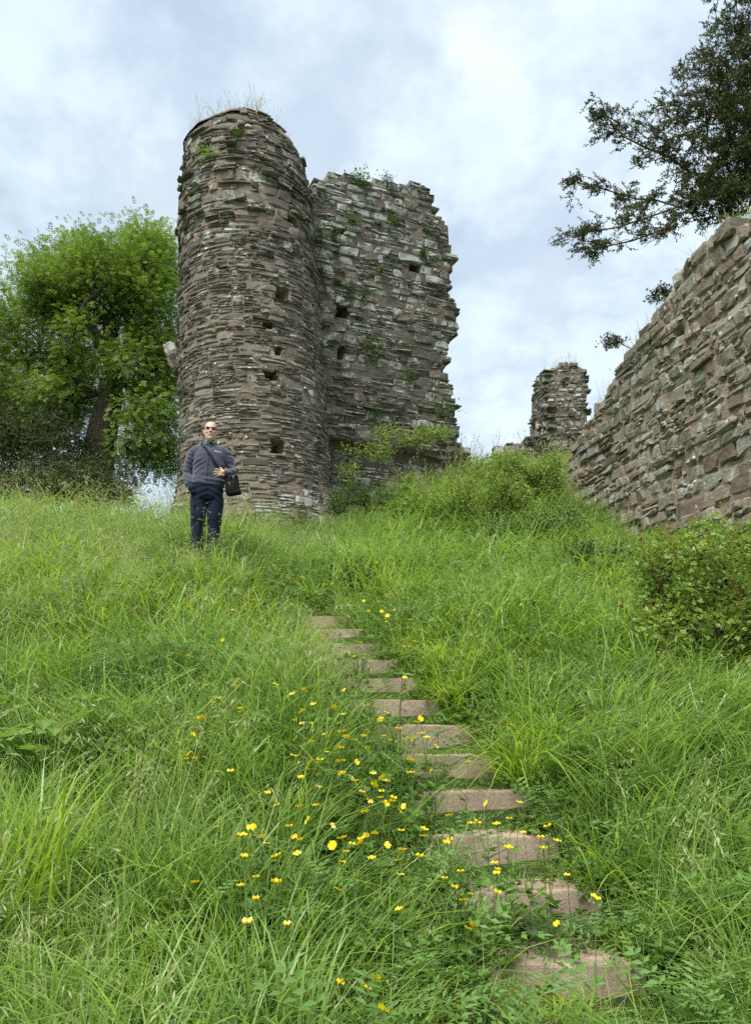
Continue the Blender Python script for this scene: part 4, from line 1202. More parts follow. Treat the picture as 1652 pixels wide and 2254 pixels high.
# yew bushes under the ash
for q, (u, v, y, bl, lab) in enumerate((
        (110, 1105, 19.5, [(70, 1078, 95, 30), (120, 1055, 40, 32), (30, 1085, 60, 30), (150, 1082, 70, 26)], 'low olive green yew bush below the ash trunk'),
        (215, 1105, 20.5, [(205, 1060, 55, 32), (240, 1085, 60, 25), (180, 1080, 50, 22)], 'small olive yew bush hugging the foot of the ash'),
        (20, 1105, 24.0, [(40, 1000, 110, 75), (140, 985, 75, 60), (-40, 960, 100, 100), (150, 1050, 120, 45), (250, 1055, 70, 45), (90, 930, 80, 45)], 'dense dark yew filling the shade behind the olive bushes'))):
    rng = np.random.default_rng(310 + q)
    rt = at(u, v, y); rt[2] = ground(rt[0], rt[1]) 
    sc = y / 1670
    blobs = [(at(a_, b_, y + rng.uniform(-.3, .3)), np.array([c_ * sc, .9 if q < 2 else 1.6, d_ * sc])) for (a_, b_, c_, d_) in bl]
    tg = lumps(rng, blobs, (100, 70, 280)[q])
    top = np.mean([b_[0] for b_ in blobs], 0)
    arr, ch, rad, ntr = grow([[rt, rt * .6 + top * .4, rt * .3 + top * .7]], tg, rng, .008, .45)
    V, F = wood_mesh(arr, ch, rad, 5)
    LV, LF, LR = needle_leaves(rng, tg, (40, 40, 34)[q], (.16, .16, .3)[q], ROS, (.9, 1.7))
    make_plant('yew_bush', rt, V, F, M_YBARK, LV, LF, M_OLIVE if q < 2 else M_YEW, LR, lab, 'bush', None, 'stem', 'foliage')

def twig_sprays(rng, tg, centre, ntw, nl, Lt, lf, wf):
    """short twigs from every limb end, leaves set along both sides"""
    n = len(tg) * ntw
    p0 = np.repeat(tg, ntw, 0) + rng.normal(0, .035, (n, 3))
    d = unit(unit(p0 - centre) * .7 + rng.normal(0, .75, (n, 3)) * np.array([1, 1, .7]) + np.array([0, 0, .12])); Ln = Lt * rng.uniform(.5, 1.25, n)
    mid = p0 + d * Ln[:, None] * .5 + rng.normal(0, .012, (n, 3)); p1 = p0 + d * Ln[:, None] + np.array([0, 0, -.02])
    V, F = tubes([(np.array([a_, b_, c_]), np.array([.0036, .0028, .0018])) for a_, b_, c_ in zip(p0, mid, p1)], 3)
    t = np.tile(np.linspace(.15, 1.0, nl), n)[:, None]
    P0, MI, P1 = (np.repeat(q, nl, 0) for q in (p0, mid, p1)); pos_ = (1 - t) ** 2 * P0 + 2 * t * (1 - t) * MI + t ** 2 * P1
    dd = unit(np.repeat(d, nl, 0) * .6 + rng.normal(0, .7, (n * nl, 3))); dd, s, nn = frames(rng, dd)
    lv, lf_ = leaf_quads(pos_, dd, s, nn, lf * rng.uniform(.6, 1.25, n * nl), wf * rng.uniform(.8, 1.4, n * nl), .25, .45)
    return lv.reshape(-1, 3), lf_, np.repeat(rng.random(n * nl), 4), (V, F)
# the yew that leans out over the curtain wall
rng = np.random.default_rng(320)
YY_ = 13.0
yb = at(1760, 560, YY_ + 1.0); yb[2] = float(ground(yb[0], yb[1])) - .2
s_ = YY_ / 1670
def Y(u, v, y=YY_): return at(u, v, y)
ytr = [yb, Y(1740, 420, YY_ + .8), Y(1720, 300, YY_ + .6), Y(1710, 150, YY_ + .5), Y(1700, 0, YY_ + .4)]
yl = [[Y(1735, 400, YY_ + .8), Y(1640, 420), Y(1560, 432), Y(1492, 455), Y(1420, 480), Y(1360, 500), Y(1300, 510), Y(1252, 515)],
      [Y(1492, 455), Y(1440, 440), Y(1400, 438), Y(1340, 420), Y(1290, 405), Y(1258, 402)],
      [Y(1735, 400, YY_ + .8), Y(1620, 400), Y(1520, 380), Y(1470, 345), Y(1420, 325), Y(1370, 300), Y(1345, 270), Y(1318, 245)],
      [Y(1735, 330, YY_ + .8), Y(1640, 260), Y(1560, 235), Y(1500, 228), Y(1450, 240)],
      [Y(1560, 432), Y(1500, 470), Y(1460, 505), Y(1390, 530), Y(1320, 545), Y(1280, 550)],
      [Y(1720, 250, YY_ + .6), Y(1640, 170), Y(1560, 130), Y(1515, 125)],
      [Y(1710, 120, YY_ + .5), Y(1640, 60), Y(1570, 20)]]
def spray(pts, n, w0, w1):
    """targets along a limb, reaching sideways"""
    pts = np.array(pts); t = rng.random(n) ** .8 * (len(pts) - 1)
    c = np.stack([np.interp(t, np.arange(len(pts)), pts[:, k]) for k in range(3)], -1)
    return c + rng.normal(0, 1, (n, 3)) * (w1 + (w0 - w1) * (1 - t / (len(pts) - 1)))[:, None] * np.array([1, 1.1, .6])
tgs = [spray(yl[0], 46, .35, .12), spray(yl[1], 30, .16, .10), spray(yl[2], 64, .42, .12), spray(yl[3], 52, .4, .2), spray(yl[4], 26, .14, .08), spray(yl[5], 52, .45, .2), spray(yl[6], 34, .4, .15)]
def yblob(u, v, ru, rv, rd, dy=0): return (Y(u, v, YY_ + dy), np.array([ru * s_, rd, rv * s_]))
tgs.append(lumps(rng, [yblob(1640, 350, 85, 85, .9), yblob(1600, 270, 80, 70, .9), yblob(1640, 180, 75, 90, .9), yblob(1655, 60, 60, 70, .8), yblob(1540, 400, 70, 45, .6), yblob(1750, 300, 100, 250, 1.5), yblob(1500, 330, 55, 45, .5), yblob(1450, 300, 40, 40, .4), yblob(1590, 440, 45, 35, .6), yblob(1530, 250, 40, 45, .5), yblob(1650, 280, 60, 200, .8), yblob(1610, 380, 70, 60, .7), yblob(1625, 435, 60, 32, .7), yblob(1560, 448, 60, 28, .6)], 740))
tg = np.concatenate(tgs)
arr, ch, rad, ntr = grow([ytr] + yl, tg, rng, .0048, .42, .05, .12)
V, F = wood_mesh(arr, ch, rad, 5)
dens = np.concatenate([np.full(len(t), d) for t, d in zip(tgs, (.17, .13, .17, .17, .07, .17, .17, .2))])
n = 30
LVs = twig_sprays(rng, tg, np.array(ytr).mean(0), 6, 15, .23, .062, .022)
V3, F3 = LVs[3]; V, F = np.concatenate([V, V3]), np.concatenate([F, F3 + len(V)])
# bare twiggy end of the lowest limb
tw = []
for q in range(26):
    p0 = Y(1470 + rng.uniform(-60, 60), 520 + rng.uniform(-20, 40)); dirn = unit(np.array([-1, rng.normal(0, .5), rng.normal(-.25, .4)])); Ln = rng.uniform(.25, .6)
    p0 = arr[np.argmin(np.linalg.norm(arr - p0, axis=1))]
    p1 = p0 + dirn * Ln * .5 + rng.normal(0, .03, 3); p2 = p0 + dirn * Ln + rng.normal(0, .06, 3)
    tw.append((np.array([p0, p1, p2]), np.array([.009, .006, .003])))
V2, F2 = tubes(tw, 4)
make_plant('yew_tree', yb, np.concatenate([V, V2]), np.concatenate([F, F2 + len(V)]), M_YBARK, *LVs[:2], M_YEW, LVs[2], 'dark yew tree reaching its branches out over the curtain wall', 'tree')
# sprigs that peep over the wall edge
for (u, v, ru, rv, y, lab) in ((1452, 648, 26, 18, 13.6, 'leafy yew sprig showing over the curtain wall below the tree'), (1348, 750, 26, 14, 15.0, 'small yew sprig poking past the low end of the curtain wall')):
    rng = np.random.default_rng(u); sc = y / 1670
    rt = at(u + 45, v + 20, y + .3)
    tg = lumps(rng, [(at(u, v, y), np.array([ru * sc, .2, rv * sc]))], 22)
    arr, ch, rad, ntr = grow([[rt, at(u + 20, v + 8, y + .1)]], tg, rng, .004, .42)
    V, F = wood_mesh(arr, ch, rad, 4)
    LV, LF, LR = needle_leaves(rng, tg, 11, .06, ROSY, (.7, 1.1), .2)
    make_plant('yew_sprig', rt, V, F, M_YBARK, LV, LF, M_YEW, LR, lab, 'sprig', None, 'twig', 'foliage')

# ------------------------------------------------------------------ thorn bushes and brambles
LOBED = None
def lobed_template():
    """small lobed leaf: three folded quads from one stalk"""
    b = np.zeros((3, 3)); b[:, 0] = (.1, .1, .1)
    d = unit(np.array([[1, 0, .05], [.75, .75, -.05], [.75, -.75, -.05]])); nrm = np.tile([0, 0, 1.0], (3, 1)); s = unit(np.cross(nrm, d)); nrm = np.cross(d, s)
    V, F = leaf_quads(b, d, s, nrm, np.array([1.0, .72, .72]), np.array([.5, .42, .42]), .2, .55)
    return V.reshape(-1, 3), F
LOB = lobed_template()
def bush(name, u, v, y, bl, nt_, per, spread, leaf_sz, m, lab, seed, tmpl=LOB, red=0, group=None, stemr=.0045, dy=.35):
    rng = np.random.default_rng(seed)
    rt = at(u, v, y); rt[2] = float(ground(rt[0], rt[1])); sc = y / 1670
    blobs = [(at(a_, b_, y + rng.uniform(-dy, dy) * .5), np.array([c_ * sc, dy, d_ * sc])) for (a_, b_, c_, d_) in bl]
    tg = lumps(rng, blobs, nt_)
    top = np.mean([b_[0] for b_ in blobs], 0)
    arr, ch, rad, ntr = grow([[rt, rt * .7 + top * .3, rt * .45 + top * .55]], tg, rng, stemr, .40, .05, .16)
    V, F = wood_mesh(arr, ch, rad, 4)
    n = len(tg) * per; off = rng.normal(0, spread, (n, 3)); pos_ = np.repeat(tg, per, 0) + off
    d = unit(off / spread * .5 + rng.normal(0, .7, (n, 3)) + np.array([0, -.1, .1])); d, s, nn = frames(rng, d, 1.4)
    LV, LF = instance_template(*tmpl, pos_, d, s, nn, leaf_sz * rng.uniform(.6, 1.3, n)); LR = np.repeat(rng.random(n), len(tmpl[0]))
    e = make_plant(name, rt, V, F, M_TWIG, LV, LF, m, LR, lab, 'bush', group, 'stem', 'foliage')
    if red:
        # long red young shoots
        paths, lp, ld = [], [], []
        for q in range(red):
            p0 = tg[rng.integers(len(tg))]; dr = unit(np.array([rng.normal(0, .45), rng.normal(0, .3), 1.0])); Ln = rng.uniform(.25, .55)
            pts = np.array([p0, p0 + dr * Ln * .5 + rng.normal(0, .015, 3), p0 + dr * Ln + rng.normal(0, .04, 3)]); paths.append((pts, np.array([.004, .003, .0015])))
            for t in np.linspace(.3, 1, 8): lp.append(p0 + dr * Ln * t); ld.append(unit(rng.normal(0, 1, 3) + np.array([0, 0, .5])))
        rm_ = plain_mat('red_shoot_bark', (.16, .045, .035), .6, .3)
        for pt_ in paths:
            V, F = tubes([pt_], 4); attach(e, mobj('red_shoot', V, F, rm_, None, True, loc=tuple(rt)))
        lp, ld = np.array(lp), np.array(ld); d, s, nn = frames(rng, ld, 1.4)
        LV, LF = instance_template(*tmpl, lp, d, s, nn, leaf_sz * rng.uniform(.6, 1.1, len(lp)))
        o = mobj('young_leaves', LV, LF, M_RED, None, False, {'rnd': np.repeat(rng.random(len(lp)), len(tmpl[0]))}, loc=tuple(rt)); attach(e, o)
    return e
h0 = hit(1530, 1560)
bush('hawthorn_bush', 1530, 1540, h0[1] + .25, [(1500, 1290, 90, 80), (1590, 1310, 90, 105), (1520, 1400, 110, 80), (1450, 1440, 70, 60), (1630, 1220, 70, 60), (1440, 1250, 45, 60), (1600, 1470, 90, 70), (1700, 1350, 80, 130), (1410, 1340, 30, 40), (1530, 1215, 40, 35), (1490, 1510, 60, 40), (1450, 1195, 22, 26), (1570, 1180, 30, 22), (1620, 1540, 70, 40), (1430, 1500, 50, 40)], 330, 30, .07, .046, M_HAW, 'big hawthorn bush with reddish young shoots below the curtain wall', 401, red=34, dy=.5)
bush('rose_bush', 1590, 1260, 9.2, [(1540, 1185, 45, 35), (1600, 1195, 55, 40), (1650, 1200, 40, 45), (1490, 1215, 40, 30)], 90, 26, .05, .040, M_HAW, 'leggy wild rose growing against the foot of the curtain wall', 402, PINN_ROSE and LOB, red=10, dy=.3)
bush('bramble_bush', 1060, 1190, 13.4, [(1060, 1085, 75, 45), (990, 1100, 50, 35), (1120, 1095, 60, 40), (1040, 1140, 80, 30)], 190, 30, .07, .045, M_HAW, 'dark-stemmed thorn bush in front of the keep wall end', 403, dy=.7)
bush('thorn_bush', 1170, 1120, 15.2, [(1150, 1040, 60, 28), (1200, 1060, 45, 45), (1110, 1030, 45, 22), (1215, 1020, 20, 18)], 150, 30, .07, .048, M_HAW, 'bright thorn bush between the keep wall and the curtain wall', 404, dy=.6)
bush('thorn_bush', 1160, 1230, 12.2, [(1150, 1160, 75, 22), (1230, 1150, 70, 30), (1250, 1180, 50, 22), (1090, 1170, 40, 18)], 130, 26, .06, .036, M_DARKLEAF, 'low grey-green thorn scrub at the foot of the curtain wall end', 405, dy=.5)
bush('thorn_bush', 800, 1140, 15.0, [(770, 1085, 50, 25), (830, 1100, 50, 22), (900, 1110, 50, 22), (740, 1110, 35, 20)], 120, 26, .06, .042, M_DARKLEAF, 'low dark bramble patch between round tower and keep wall', 406, dy=.5)
bush('wild_rose', 780, 1075, 16.3, [(770, 1040, 25, 25), (830, 995, 45, 16), (880, 965, 50, 18), (930, 960, 50, 18), (850, 950, 40, 12), (980, 955, 30, 12), (760, 990, 22, 10)], 120, 17, .06, .050, M_HAW, 'arching wild rose climbing over the base of the keep wall', 407, stemr=.0028, dy=.35)
bush('wild_rose', 905, 1110, 15.8, [(905, 1060, 14, 22), (890, 1080, 18, 20)], 26, 22, .05, .045, M_HAW, 'small upright rose shoot before the keep wall base', 408, dy=.2)
bush('thorn_bush', 960, 1150, 14.2, [(940, 1110, 60, 26), (880, 1125, 40, 20), (1000, 1130, 50, 22)], 120, 26, .07, .045, M_HAW, 'low bright thorn scrub just below the keep wall base', 410, dy=.5)
bush('thorn_bush', 1060, 1060, 16.8, [(1060, 1030, 40, 14), (1110, 1015, 40, 16), (1020, 1045, 40, 16)], 90, 26, .07, .05, M_HAW, 'bushy scrub on the skyline where the keep wall ends', 411, dy=.5)
bush('bramble_bush', 1320, 1260, 10.6, [(1310, 1225, 60, 22), (1370, 1230, 50, 25), (1270, 1215, 40, 16)], 110, 24, .06, .036, M_DARKLEAF, 'low bramble tangle along the foot of the curtain wall', 412, dy=.4)
hb = hit(800, 1300, .1)
bush('bramble_patch', 800, 1310, hb[1], [(790, 1270, 40, 22), (830, 1285, 30, 16), (760, 1290, 25, 14)], 60, 26, .045, .030, M_DARKLEAF, 'dark bramble patch in the grass above the upper steps', 409, dy=.3)

# ------------------------------------------------------------------ plants rooted in the walls
def wall_plant(u, v, face_y, r, m, lab, seed, nleaf=110, sz=.05, grp='ferns and ivy rooted in the walls'):
    rng = np.random.default_rng(seed); c = face_y
    off = rng.normal(0, 1, (nleaf, 3)) * r * np.array([.55, .25, .6]); pos_ = c + off + np.array([0, -.06, 0])
    d = unit(off + rng.normal(0, .4, off.shape) * r + np.array([0, -r * .7, .1 * r])); d, s, nn = frames(rng, d, 1.5)
    LV, LF = instance_template(*LOB, pos_, d, s, nn, sz * rng.uniform(.6, 1.3, nleaf))
    st = [(np.array([c, c + (p - c) * .6 + rng.normal(0, .01, 3), p]), np.array([.004, .003, .002])) for p in pos_[:14]]
    V, F = tubes(st, 3)
    make_plant('wall_fern', c, V, F, M_GSTEM, LV, LF, m, np.repeat(rng.random(nleaf), len(LOB[0])), lab, 'plant', grp, 'stem', 'foliage')
def kpt(u, v):
    s, t_ = KF.st(u, v); return KF.pt(np.array([s]), np.array([t_]), np.array([.03 + float(kdoff(s, t_))]))[0]
for q, (u, v, r) in enumerate(((738, 521, .14), (862, 490, .22), (775, 490, .14), (900, 832, .18), (822, 915, .16), (702, 520, .16), (770, 640, .10), (840, 600, .12), (705, 600, .12), (930, 560, .09), (800, 655, .10))):
    wall_plant(u, v, kpt(u, v), r, M_DARKLEAF, 'small dark fern tuft rooted in the face of the keep wall', 500 + q, int(60 + 300 * r))
wall_plant(815, 768, kpt(815, 768), .30, M_DARKLEAF, 'largest ivy clump hanging midway down the keep wall', 520, 220, .06, None)
wall_plant(975, 905, kpt(975, 905) + np.array([0, 0, 0]), .34, M_DARKLEAF, 'ivy draped down the broken end of the keep wall', 521, 240, .055, None)
wall_plant(792, 393, kpt(792, 397), .26, M_CLOVER, 'bright green herb clump growing on the keep wall top', 522, 200, .05, None)
wall_plant(852, 397, kpt(852, 399), .20, M_OLIVE, 'rounded moss cushion on the keep wall top', 523, 180, .035, None)
def tpt(u, v):
    best = None
    for a in np.linspace(-1.3, 1.3, 261):
        for yy in (TY - 1.6 * math.cos(a),):
            q = at(u, v, yy); pp = tower_pt(np.array([a]), np.array([q[2]]), np.array([.05]))[0]
            d = abs(pp[0] - q[0])
            if best is None or d < best[0]: best = (d, pp)
    return best[1]
wall_plant(455, 345, tpt(455, 345), .22, M_HAW, 'yellow-green fern tuft near the tower top', 530, 140, .05, None)
wall_plant(522, 298, tpt(522, 298), .16, M_DARKLEAF, 'dark fern in the hollow just below the tower rim', 531, 110, .045, None)
# ------------------------------------------------------------------ the man by the tower
from mathutils.bvhtree import BVHTree
def loft(rings, k=28, power=2.3):
    """closed body from level rings (cx, cy, z, rx, ry)"""
    a = np.arange(k) / k * 2 * math.pi; c, s = np.cos(a), np.sin(a)
    V = []
    for (cx, cy_, z, rx, ry) in rings:
        V.append(np.stack([cx + rx * np.sign(c) * np.abs(c) ** (2 / power), cy_ + ry * np.sign(s) * np.abs(s) ** (2 / power), np.full(k, z)], -1))
    V = np.concatenate(V); n = len(rings)
    F = [tuple(i * k + np.array([j, (j + 1) % k, (j + 1) % k + k, j + k])) for i in range(n - 1) for j in range(k)]
    return V, [tuple(int(x) for x in f) for f in F] + [tuple(range(k))[::-1], tuple((n - 1) * k + j for j in range(k))]
def limb(pts, rad, k=14, flat=1.0):
    """closed limb with rounded ends"""
    pts = np.asarray(pts, float); rad = np.asarray(rad, float)
    t0, t1 = unit(pts[0] - pts[1]), unit(pts[-1] - pts[-2])
    P = [pts[0] + t0 * rad[0] * f for f in (.95, .7, .4)] + list(pts) + [pts[-1] + t1 * rad[-1] * f for f in (.4, .7, .95)]
    Rr = [rad[0] * f for f in (.2, .7, .92)] + list(rad) + [rad[-1] * f for f in (.92, .7, .2)]
    V, F = tubes([(np.array(P), np.array(Rr))], k); n = len(P)
    return V, [tuple(int(x) for x in f) for f in F] + [tuple(range(k))[::-1], tuple((n - 1) * k + j for j in range(k))]
def ball(c, r, rot=None):
    bm = bmesh.new(); bmesh.ops.create_icosphere(bm, subdivisions=3, radius=1)
    V = np.array([v.co[:] for v in bm.verts]); F = [tuple(v.index for v in f.verts) for f in bm.faces]; bm.free()
    V = V * np.asarray(r, float)
    if rot: V = V @ np.array(Euler(rot).to_matrix()).T
    return V + np.asarray(c, float), F
def fuse(name, parts, voxel, smooth, mats, parent, disp=None, smf=.5, dec=1.0):
    """one continuous surface over overlapping volumes"""
    VV, FF, b = [], [], 0
    for v, f in parts:
        VV.append(v); FF += [tuple(i + b for i in q) for q in f]; b += len(v)
    me = bpy.data.meshes.new(name); me.from_pydata(np.concatenate(VV).tolist(), [], FF); me.update()
    bm = bmesh.new(); bm.from_mesh(me); bmesh.ops.recalc_face_normals(bm, faces=bm.faces); bm.to_mesh(me); bm.free()
    o = bpy.data.objects.new('work', me); col.objects.link(o)
    md = o.modifiers.new('r', 'REMESH'); md.mode = 'VOXEL'; md.voxel_size = voxel; md.use_smooth_shade = True
    if smooth: ms = o.modifiers.new('s', 'SMOOTH'); ms.iterations = smooth; ms.factor = smf
    if dec < 1: mdd = o.modifiers.new('d', 'DECIMATE'); mdd.ratio = dec
    dg = bpy.context.evaluated_depsgraph_get(); ev = o.evaluated_get(dg)
    nm = bpy.data.meshes.new_from_object(ev); nm.name = name
    bpy.data.objects.remove(o); bpy.data.meshes.remove(me)
    n = len(nm.vertices); co = np.empty(n * 3, np.float32); nm.vertices.foreach_get('co', co); co = co.reshape(-1, 3)
    if disp is not None:
        no = np.empty(n * 3, np.float32); nm.vertices.foreach_get('normal', no); no = no.reshape(-1, 3)
        co = co + no * disp(co)[:, None]; nm.vertices.foreach_set('co', co.astype(np.float32).ravel()); nm.update()
    nm.materials.clear()
    for m_ in (mats if isinstance(mats, list) else [mats]): nm.materials.append(m_)
    for p_ in nm.polygons: p_.use_smooth = True
    return link(name, nm, parent)
def bvh(o):
    me = o.data
    return BVHTree.FromPolygons([v.co[:] for v in me.vertices], [tuple(p.vertices) for p in me.polygons])
def ribbon(name, centers, side, wd, th, m_, parent):
    """flat strip with thickness"""
    c = np.asarray(centers, float); n = len(c); tan = unit(np.gradient(c, axis=0)); s = unit(np.broadcast_to(np.asarray(side, float), c.shape) - tan * np.sum(tan * np.broadcast_to(np.asarray(side, float), c.shape), -1, keepdims=True)); nn = np.cross(tan, s)
    V = np.stack([c - s * wd / 2 - nn * th / 2, c + s * wd / 2 - nn * th / 2, c + s * wd / 2 + nn * th / 2, c - s * wd / 2 + nn * th / 2], 1).reshape(-1, 3)
    i = np.arange(n - 1)[:, None] * 4; j = np.arange(4)[None]; j2 = (j + 1) % 4
    F = [np.stack([i + j, i + j2, i + 4 + j2, i + 4 + j], -1).reshape(-1, 4), np.array([[0, 1, 2, 3], [n*4-1, n*4-2, n*4-3, n*4-4]])]
    return mobj(name, V, F, m_, parent)

def fabric_mat(name, c, rough=.9, nscale=60, bstr=.25, sheen=.3):
    m, t, b = mat(name)
    co = N(t, 'ShaderNodeTexCoord').outputs['Object']
    n1 = tnoise(t, co, nscale, 3, .6); n2 = tnoise(t, co, 9, 3, .5)
    base = mixc(t, 1.0, c, ramp(t, n2.outputs['Fac'], [(.3, .85), (.7, 1.18)]).outputs[0], 'MULTIPLY')
    L(t, base, b.inputs['Base Color']); b.inputs['Roughness'].default_value = rough; b.inputs['Specular IOR Level'].default_value = .15
    b.inputs['Sheen Weight'].default_value = sheen
    bump(t, b, n1.outputs['Fac'], bstr, .004)
    return m
M_FLEECE = fabric_mat('slate_fleece', (.056, .060, .090))
M_TROUSER = fabric_mat('navy_trouser', (.008, .013, .032), .8, 120, .2, .1)
M_BAG = fabric_mat('black_nylon', (.010, .010, .012), .55, 160, .3, 0)
M_BAG2 = fabric_mat('black_panel', (.006, .006, .007), .7, 160, .3, 0)
M_BLACK = plain_mat('black_plastic', (.010, .009, .012), .35, .4)
M_ZIP = plain_mat('dark_zip', (.016, .018, .032), .5, .4)
M_ORANGE = plain_mat('orange_pull', (.55, .16, .03), .6, .3)
M_WHITE = plain_mat('white_stitch', (.75, .75, .78), .7, .2)
M_LOGO = plain_mat('logo_ring', (.60, .30, .42), .7, .2)
M_TEETH = plain_mat('teeth', (.48, .42, .36), .4, .4)
M_LIP = plain_mat('lips', (.42, .17, .13), .5, .35)
M_LENS = plain_mat('tinted_lens', (.020, .008, .014), .08, .6)
M_STEEL = plain_mat('zip_pull', (.35, .35, .37), .35, .5, metallic=.8)
M_SHOE = plain_mat('shoe', (.02, .018, .016), .7, .3)
m, t, b = mat('skin')
co = N(t, 'ShaderNodeTexCoord').outputs['Object']
n1 = tnoise(t, co, 14, 4, .6); n2 = tnoise(t, co, 120, 3, .6)
L(t, ramp(t, n1.outputs['Fac'], [(.3, (.56, .32, .23)), (.7, (.66, .42, .31))]).outputs[0], b.inputs['Base Color'])
b.inputs['Roughness'].default_value = .48; b.inputs['Specular IOR Level'].default_value = .35
b.inputs['Subsurface Weight'].default_value = .12; b.inputs['Subsurface Radius'].default_value = (.012, .005, .003)
M_SKIN = m
m, t, b = mat('neck_gaiter')
co = N(t, 'ShaderNodeTexCoord').outputs['Object']
v = N(t, 'ShaderNodeTexVoronoi'); v.inputs['Scale'].default_value = 62; L(t, co, v.inputs['Vector'])
L(t, ramp(t, v.outputs['Color'], [(.45, (.012, .014, .028)), (.55, (.45, .48, .52))], 'CONSTANT').outputs[0], b.inputs['Base Color'])
M_GAITER = m

man = empty('person', (float(PERSON[0]), float(PERSON[1]), float(PERSON[2])))
man.rotation_euler = (0, 0, math.atan2(-PERSON[0], PERSON[1]) * .9)
man.scale = (1.06, 1.06, 1.06)
tag(man, 'bald man in slate fleece and navy trousers smiling, hand in pocket', 'person')
# --- body: head, neck, trunk, limbs and hands as one surface
hs = 1.09; hz = 1.50
def hd(x, y, z): return (x * hs, y * hs - .012, hz + (z - 1.525) * hs)
head = [(.0, -.052, 1.522, .024, .022), (.0, -.046, 1.530, .036, .034), (0, -.034, 1.548, .050, .054), (0, -.016, 1.572, .061, .076), (0, -.004, 1.602, .068, .091), (0, 0, 1.635, .0715, .097), (0, .004, 1.668, .0745, .1005), (0, .007, 1.70, .0750, .1005), (0, .009, 1.728, .0695, .092), (0, .011, 1.752, .056, .075), (0, .012, 1.768, .038, .051), (0, .012, 1.777, .018, .024)]
HR = [(*hd(x, y, z), rx * hs, ry * hs) for (x, y, z, rx, ry) in head]
parts = [loft(HR, 32, 2.15)]
def hb_(c, r, rot=None): return ball(hd(*c), np.array(r) * hs, rot)
parts += [hb_((0, -.098, 1.652), (.0095, .014, .022), (R(-18), 0, 0)), hb_((0, -.108, 1.633), (.0125, .013, .0105)), hb_((.011, -.099, 1.629), (.008, .010, .007)), hb_((-.011, -.099, 1.629), (.008, .010, .007)),
          hb_((0, -.088, 1.684), (.046, .014, .009)), hb_((.036, -.074, 1.628), (.022, .017, .017)), hb_((-.036, -.074, 1.628), (.022, .017, .017)),
          hb_((0, -.089, 1.586), (.027, .010, .0055)), hb_((0, -.083, 1.553), (.021, .015, .013)),
          hb_((.079, .008, 1.648), (.007, .019, .031), (0, R(14), R(24))), hb_((-.079, .008, 1.648), (.007, .019, .031), (0, R(-14), R(-24))), hb_((.079, .0, 1.624), (.006, .010, .012)), hb_((-.079, .0, 1.624), (.006, .010, .012))]
parts.append(limb([(0, .03, 1.38), (0, .018, 1.46), (0, .004, 1.55)], [.062, .058, .058]))
parts.append(loft([(0, .01, .86, .15, .09), (0, .01, 1.0, .14, .085), (0, .01, 1.2, .155, .095), (0, .01, 1.34, .165, .09), (0, .012, 1.41, .12, .07), (0, .016, 1.45, .06, .055)]))
SH_R, EL_R, WR_R = (-.19, .02, 1.375), (-.272, .045, 1.085), (-.230, -.045, .915)      # his right arm, hand in the pocket
SH_L, EL_L, WR_L = (.195, .02, 1.39), (.322, -.005, 1.125), (.205, -.155, 1.050)        # his left arm, hand on the strap
parts.append(limb([SH_R, EL_R, WR_R], [.046, .036, .028])); parts.append(limb([SH_L, EL_L, WR_L], [.046, .036, .029]))
parts.append(limb([WR_R, (-.205, -.075, .87), (-.185, -.085, .81)], [.028, .034, .024]))
for sx in (-1, 1): parts.append(limb([(sx * .085, .01, .88), (sx * .098, .0, .50), (sx * .096, .02, .09)], [.080, .052, .036])); parts.append(limb([(sx * .096, .02, .06), (sx * .10, -.12, .035)], [.035, .03]))
# the hand that shows: palm, four unequal bent fingers, thumb
parts.append(limb([WR_L, (.175, -.178, 1.052)], [.027, .030]))
palm = [(.188, -.182, 1.066), (.150, -.190, 1.064)]
for (z0, z1) in ((1.070, 1.076), (1.052, 1.054), (1.034, 1.032), (1.018, 1.012)): parts.append(limb([(.192, -.178, z0), (.140, -.192, z1)], [.0165, .0135]))
for pts_, r_ in ((((.142, -.194, 1.076), (.112, -.203, 1.083), (.090, -.197, 1.084), (.079, -.188, 1.080)), (.0098, .0092, .0082, .0070)),
                 (((.138, -.195, 1.054), (.102, -.206, 1.051), (.076, -.199, 1.047), (.062, -.188, 1.042)), (.0100, .0094, .0084, .0072)),
                 (((.138, -.194, 1.032), (.103, -.205, 1.024), (.078, -.198, 1.016), (.064, -.187, 1.010)), (.0098, .0092, .0082, .0070)),
                 (((.142, -.192, 1.012), (.115, -.200, .999), (.097, -.194, .990), (.086, -.185, .984)), (.0088, .0082, .0074, .0064)),
                 (((.182, -.178, 1.078), (.158, -.178, 1.100), (.140, -.172, 1.116)), (.0125, .0105, .0085))):
    parts.append(limb(pts_, r_, 10))
body = fuse('body', parts, .0045, 2, M_SKIN, man, dec=.3)
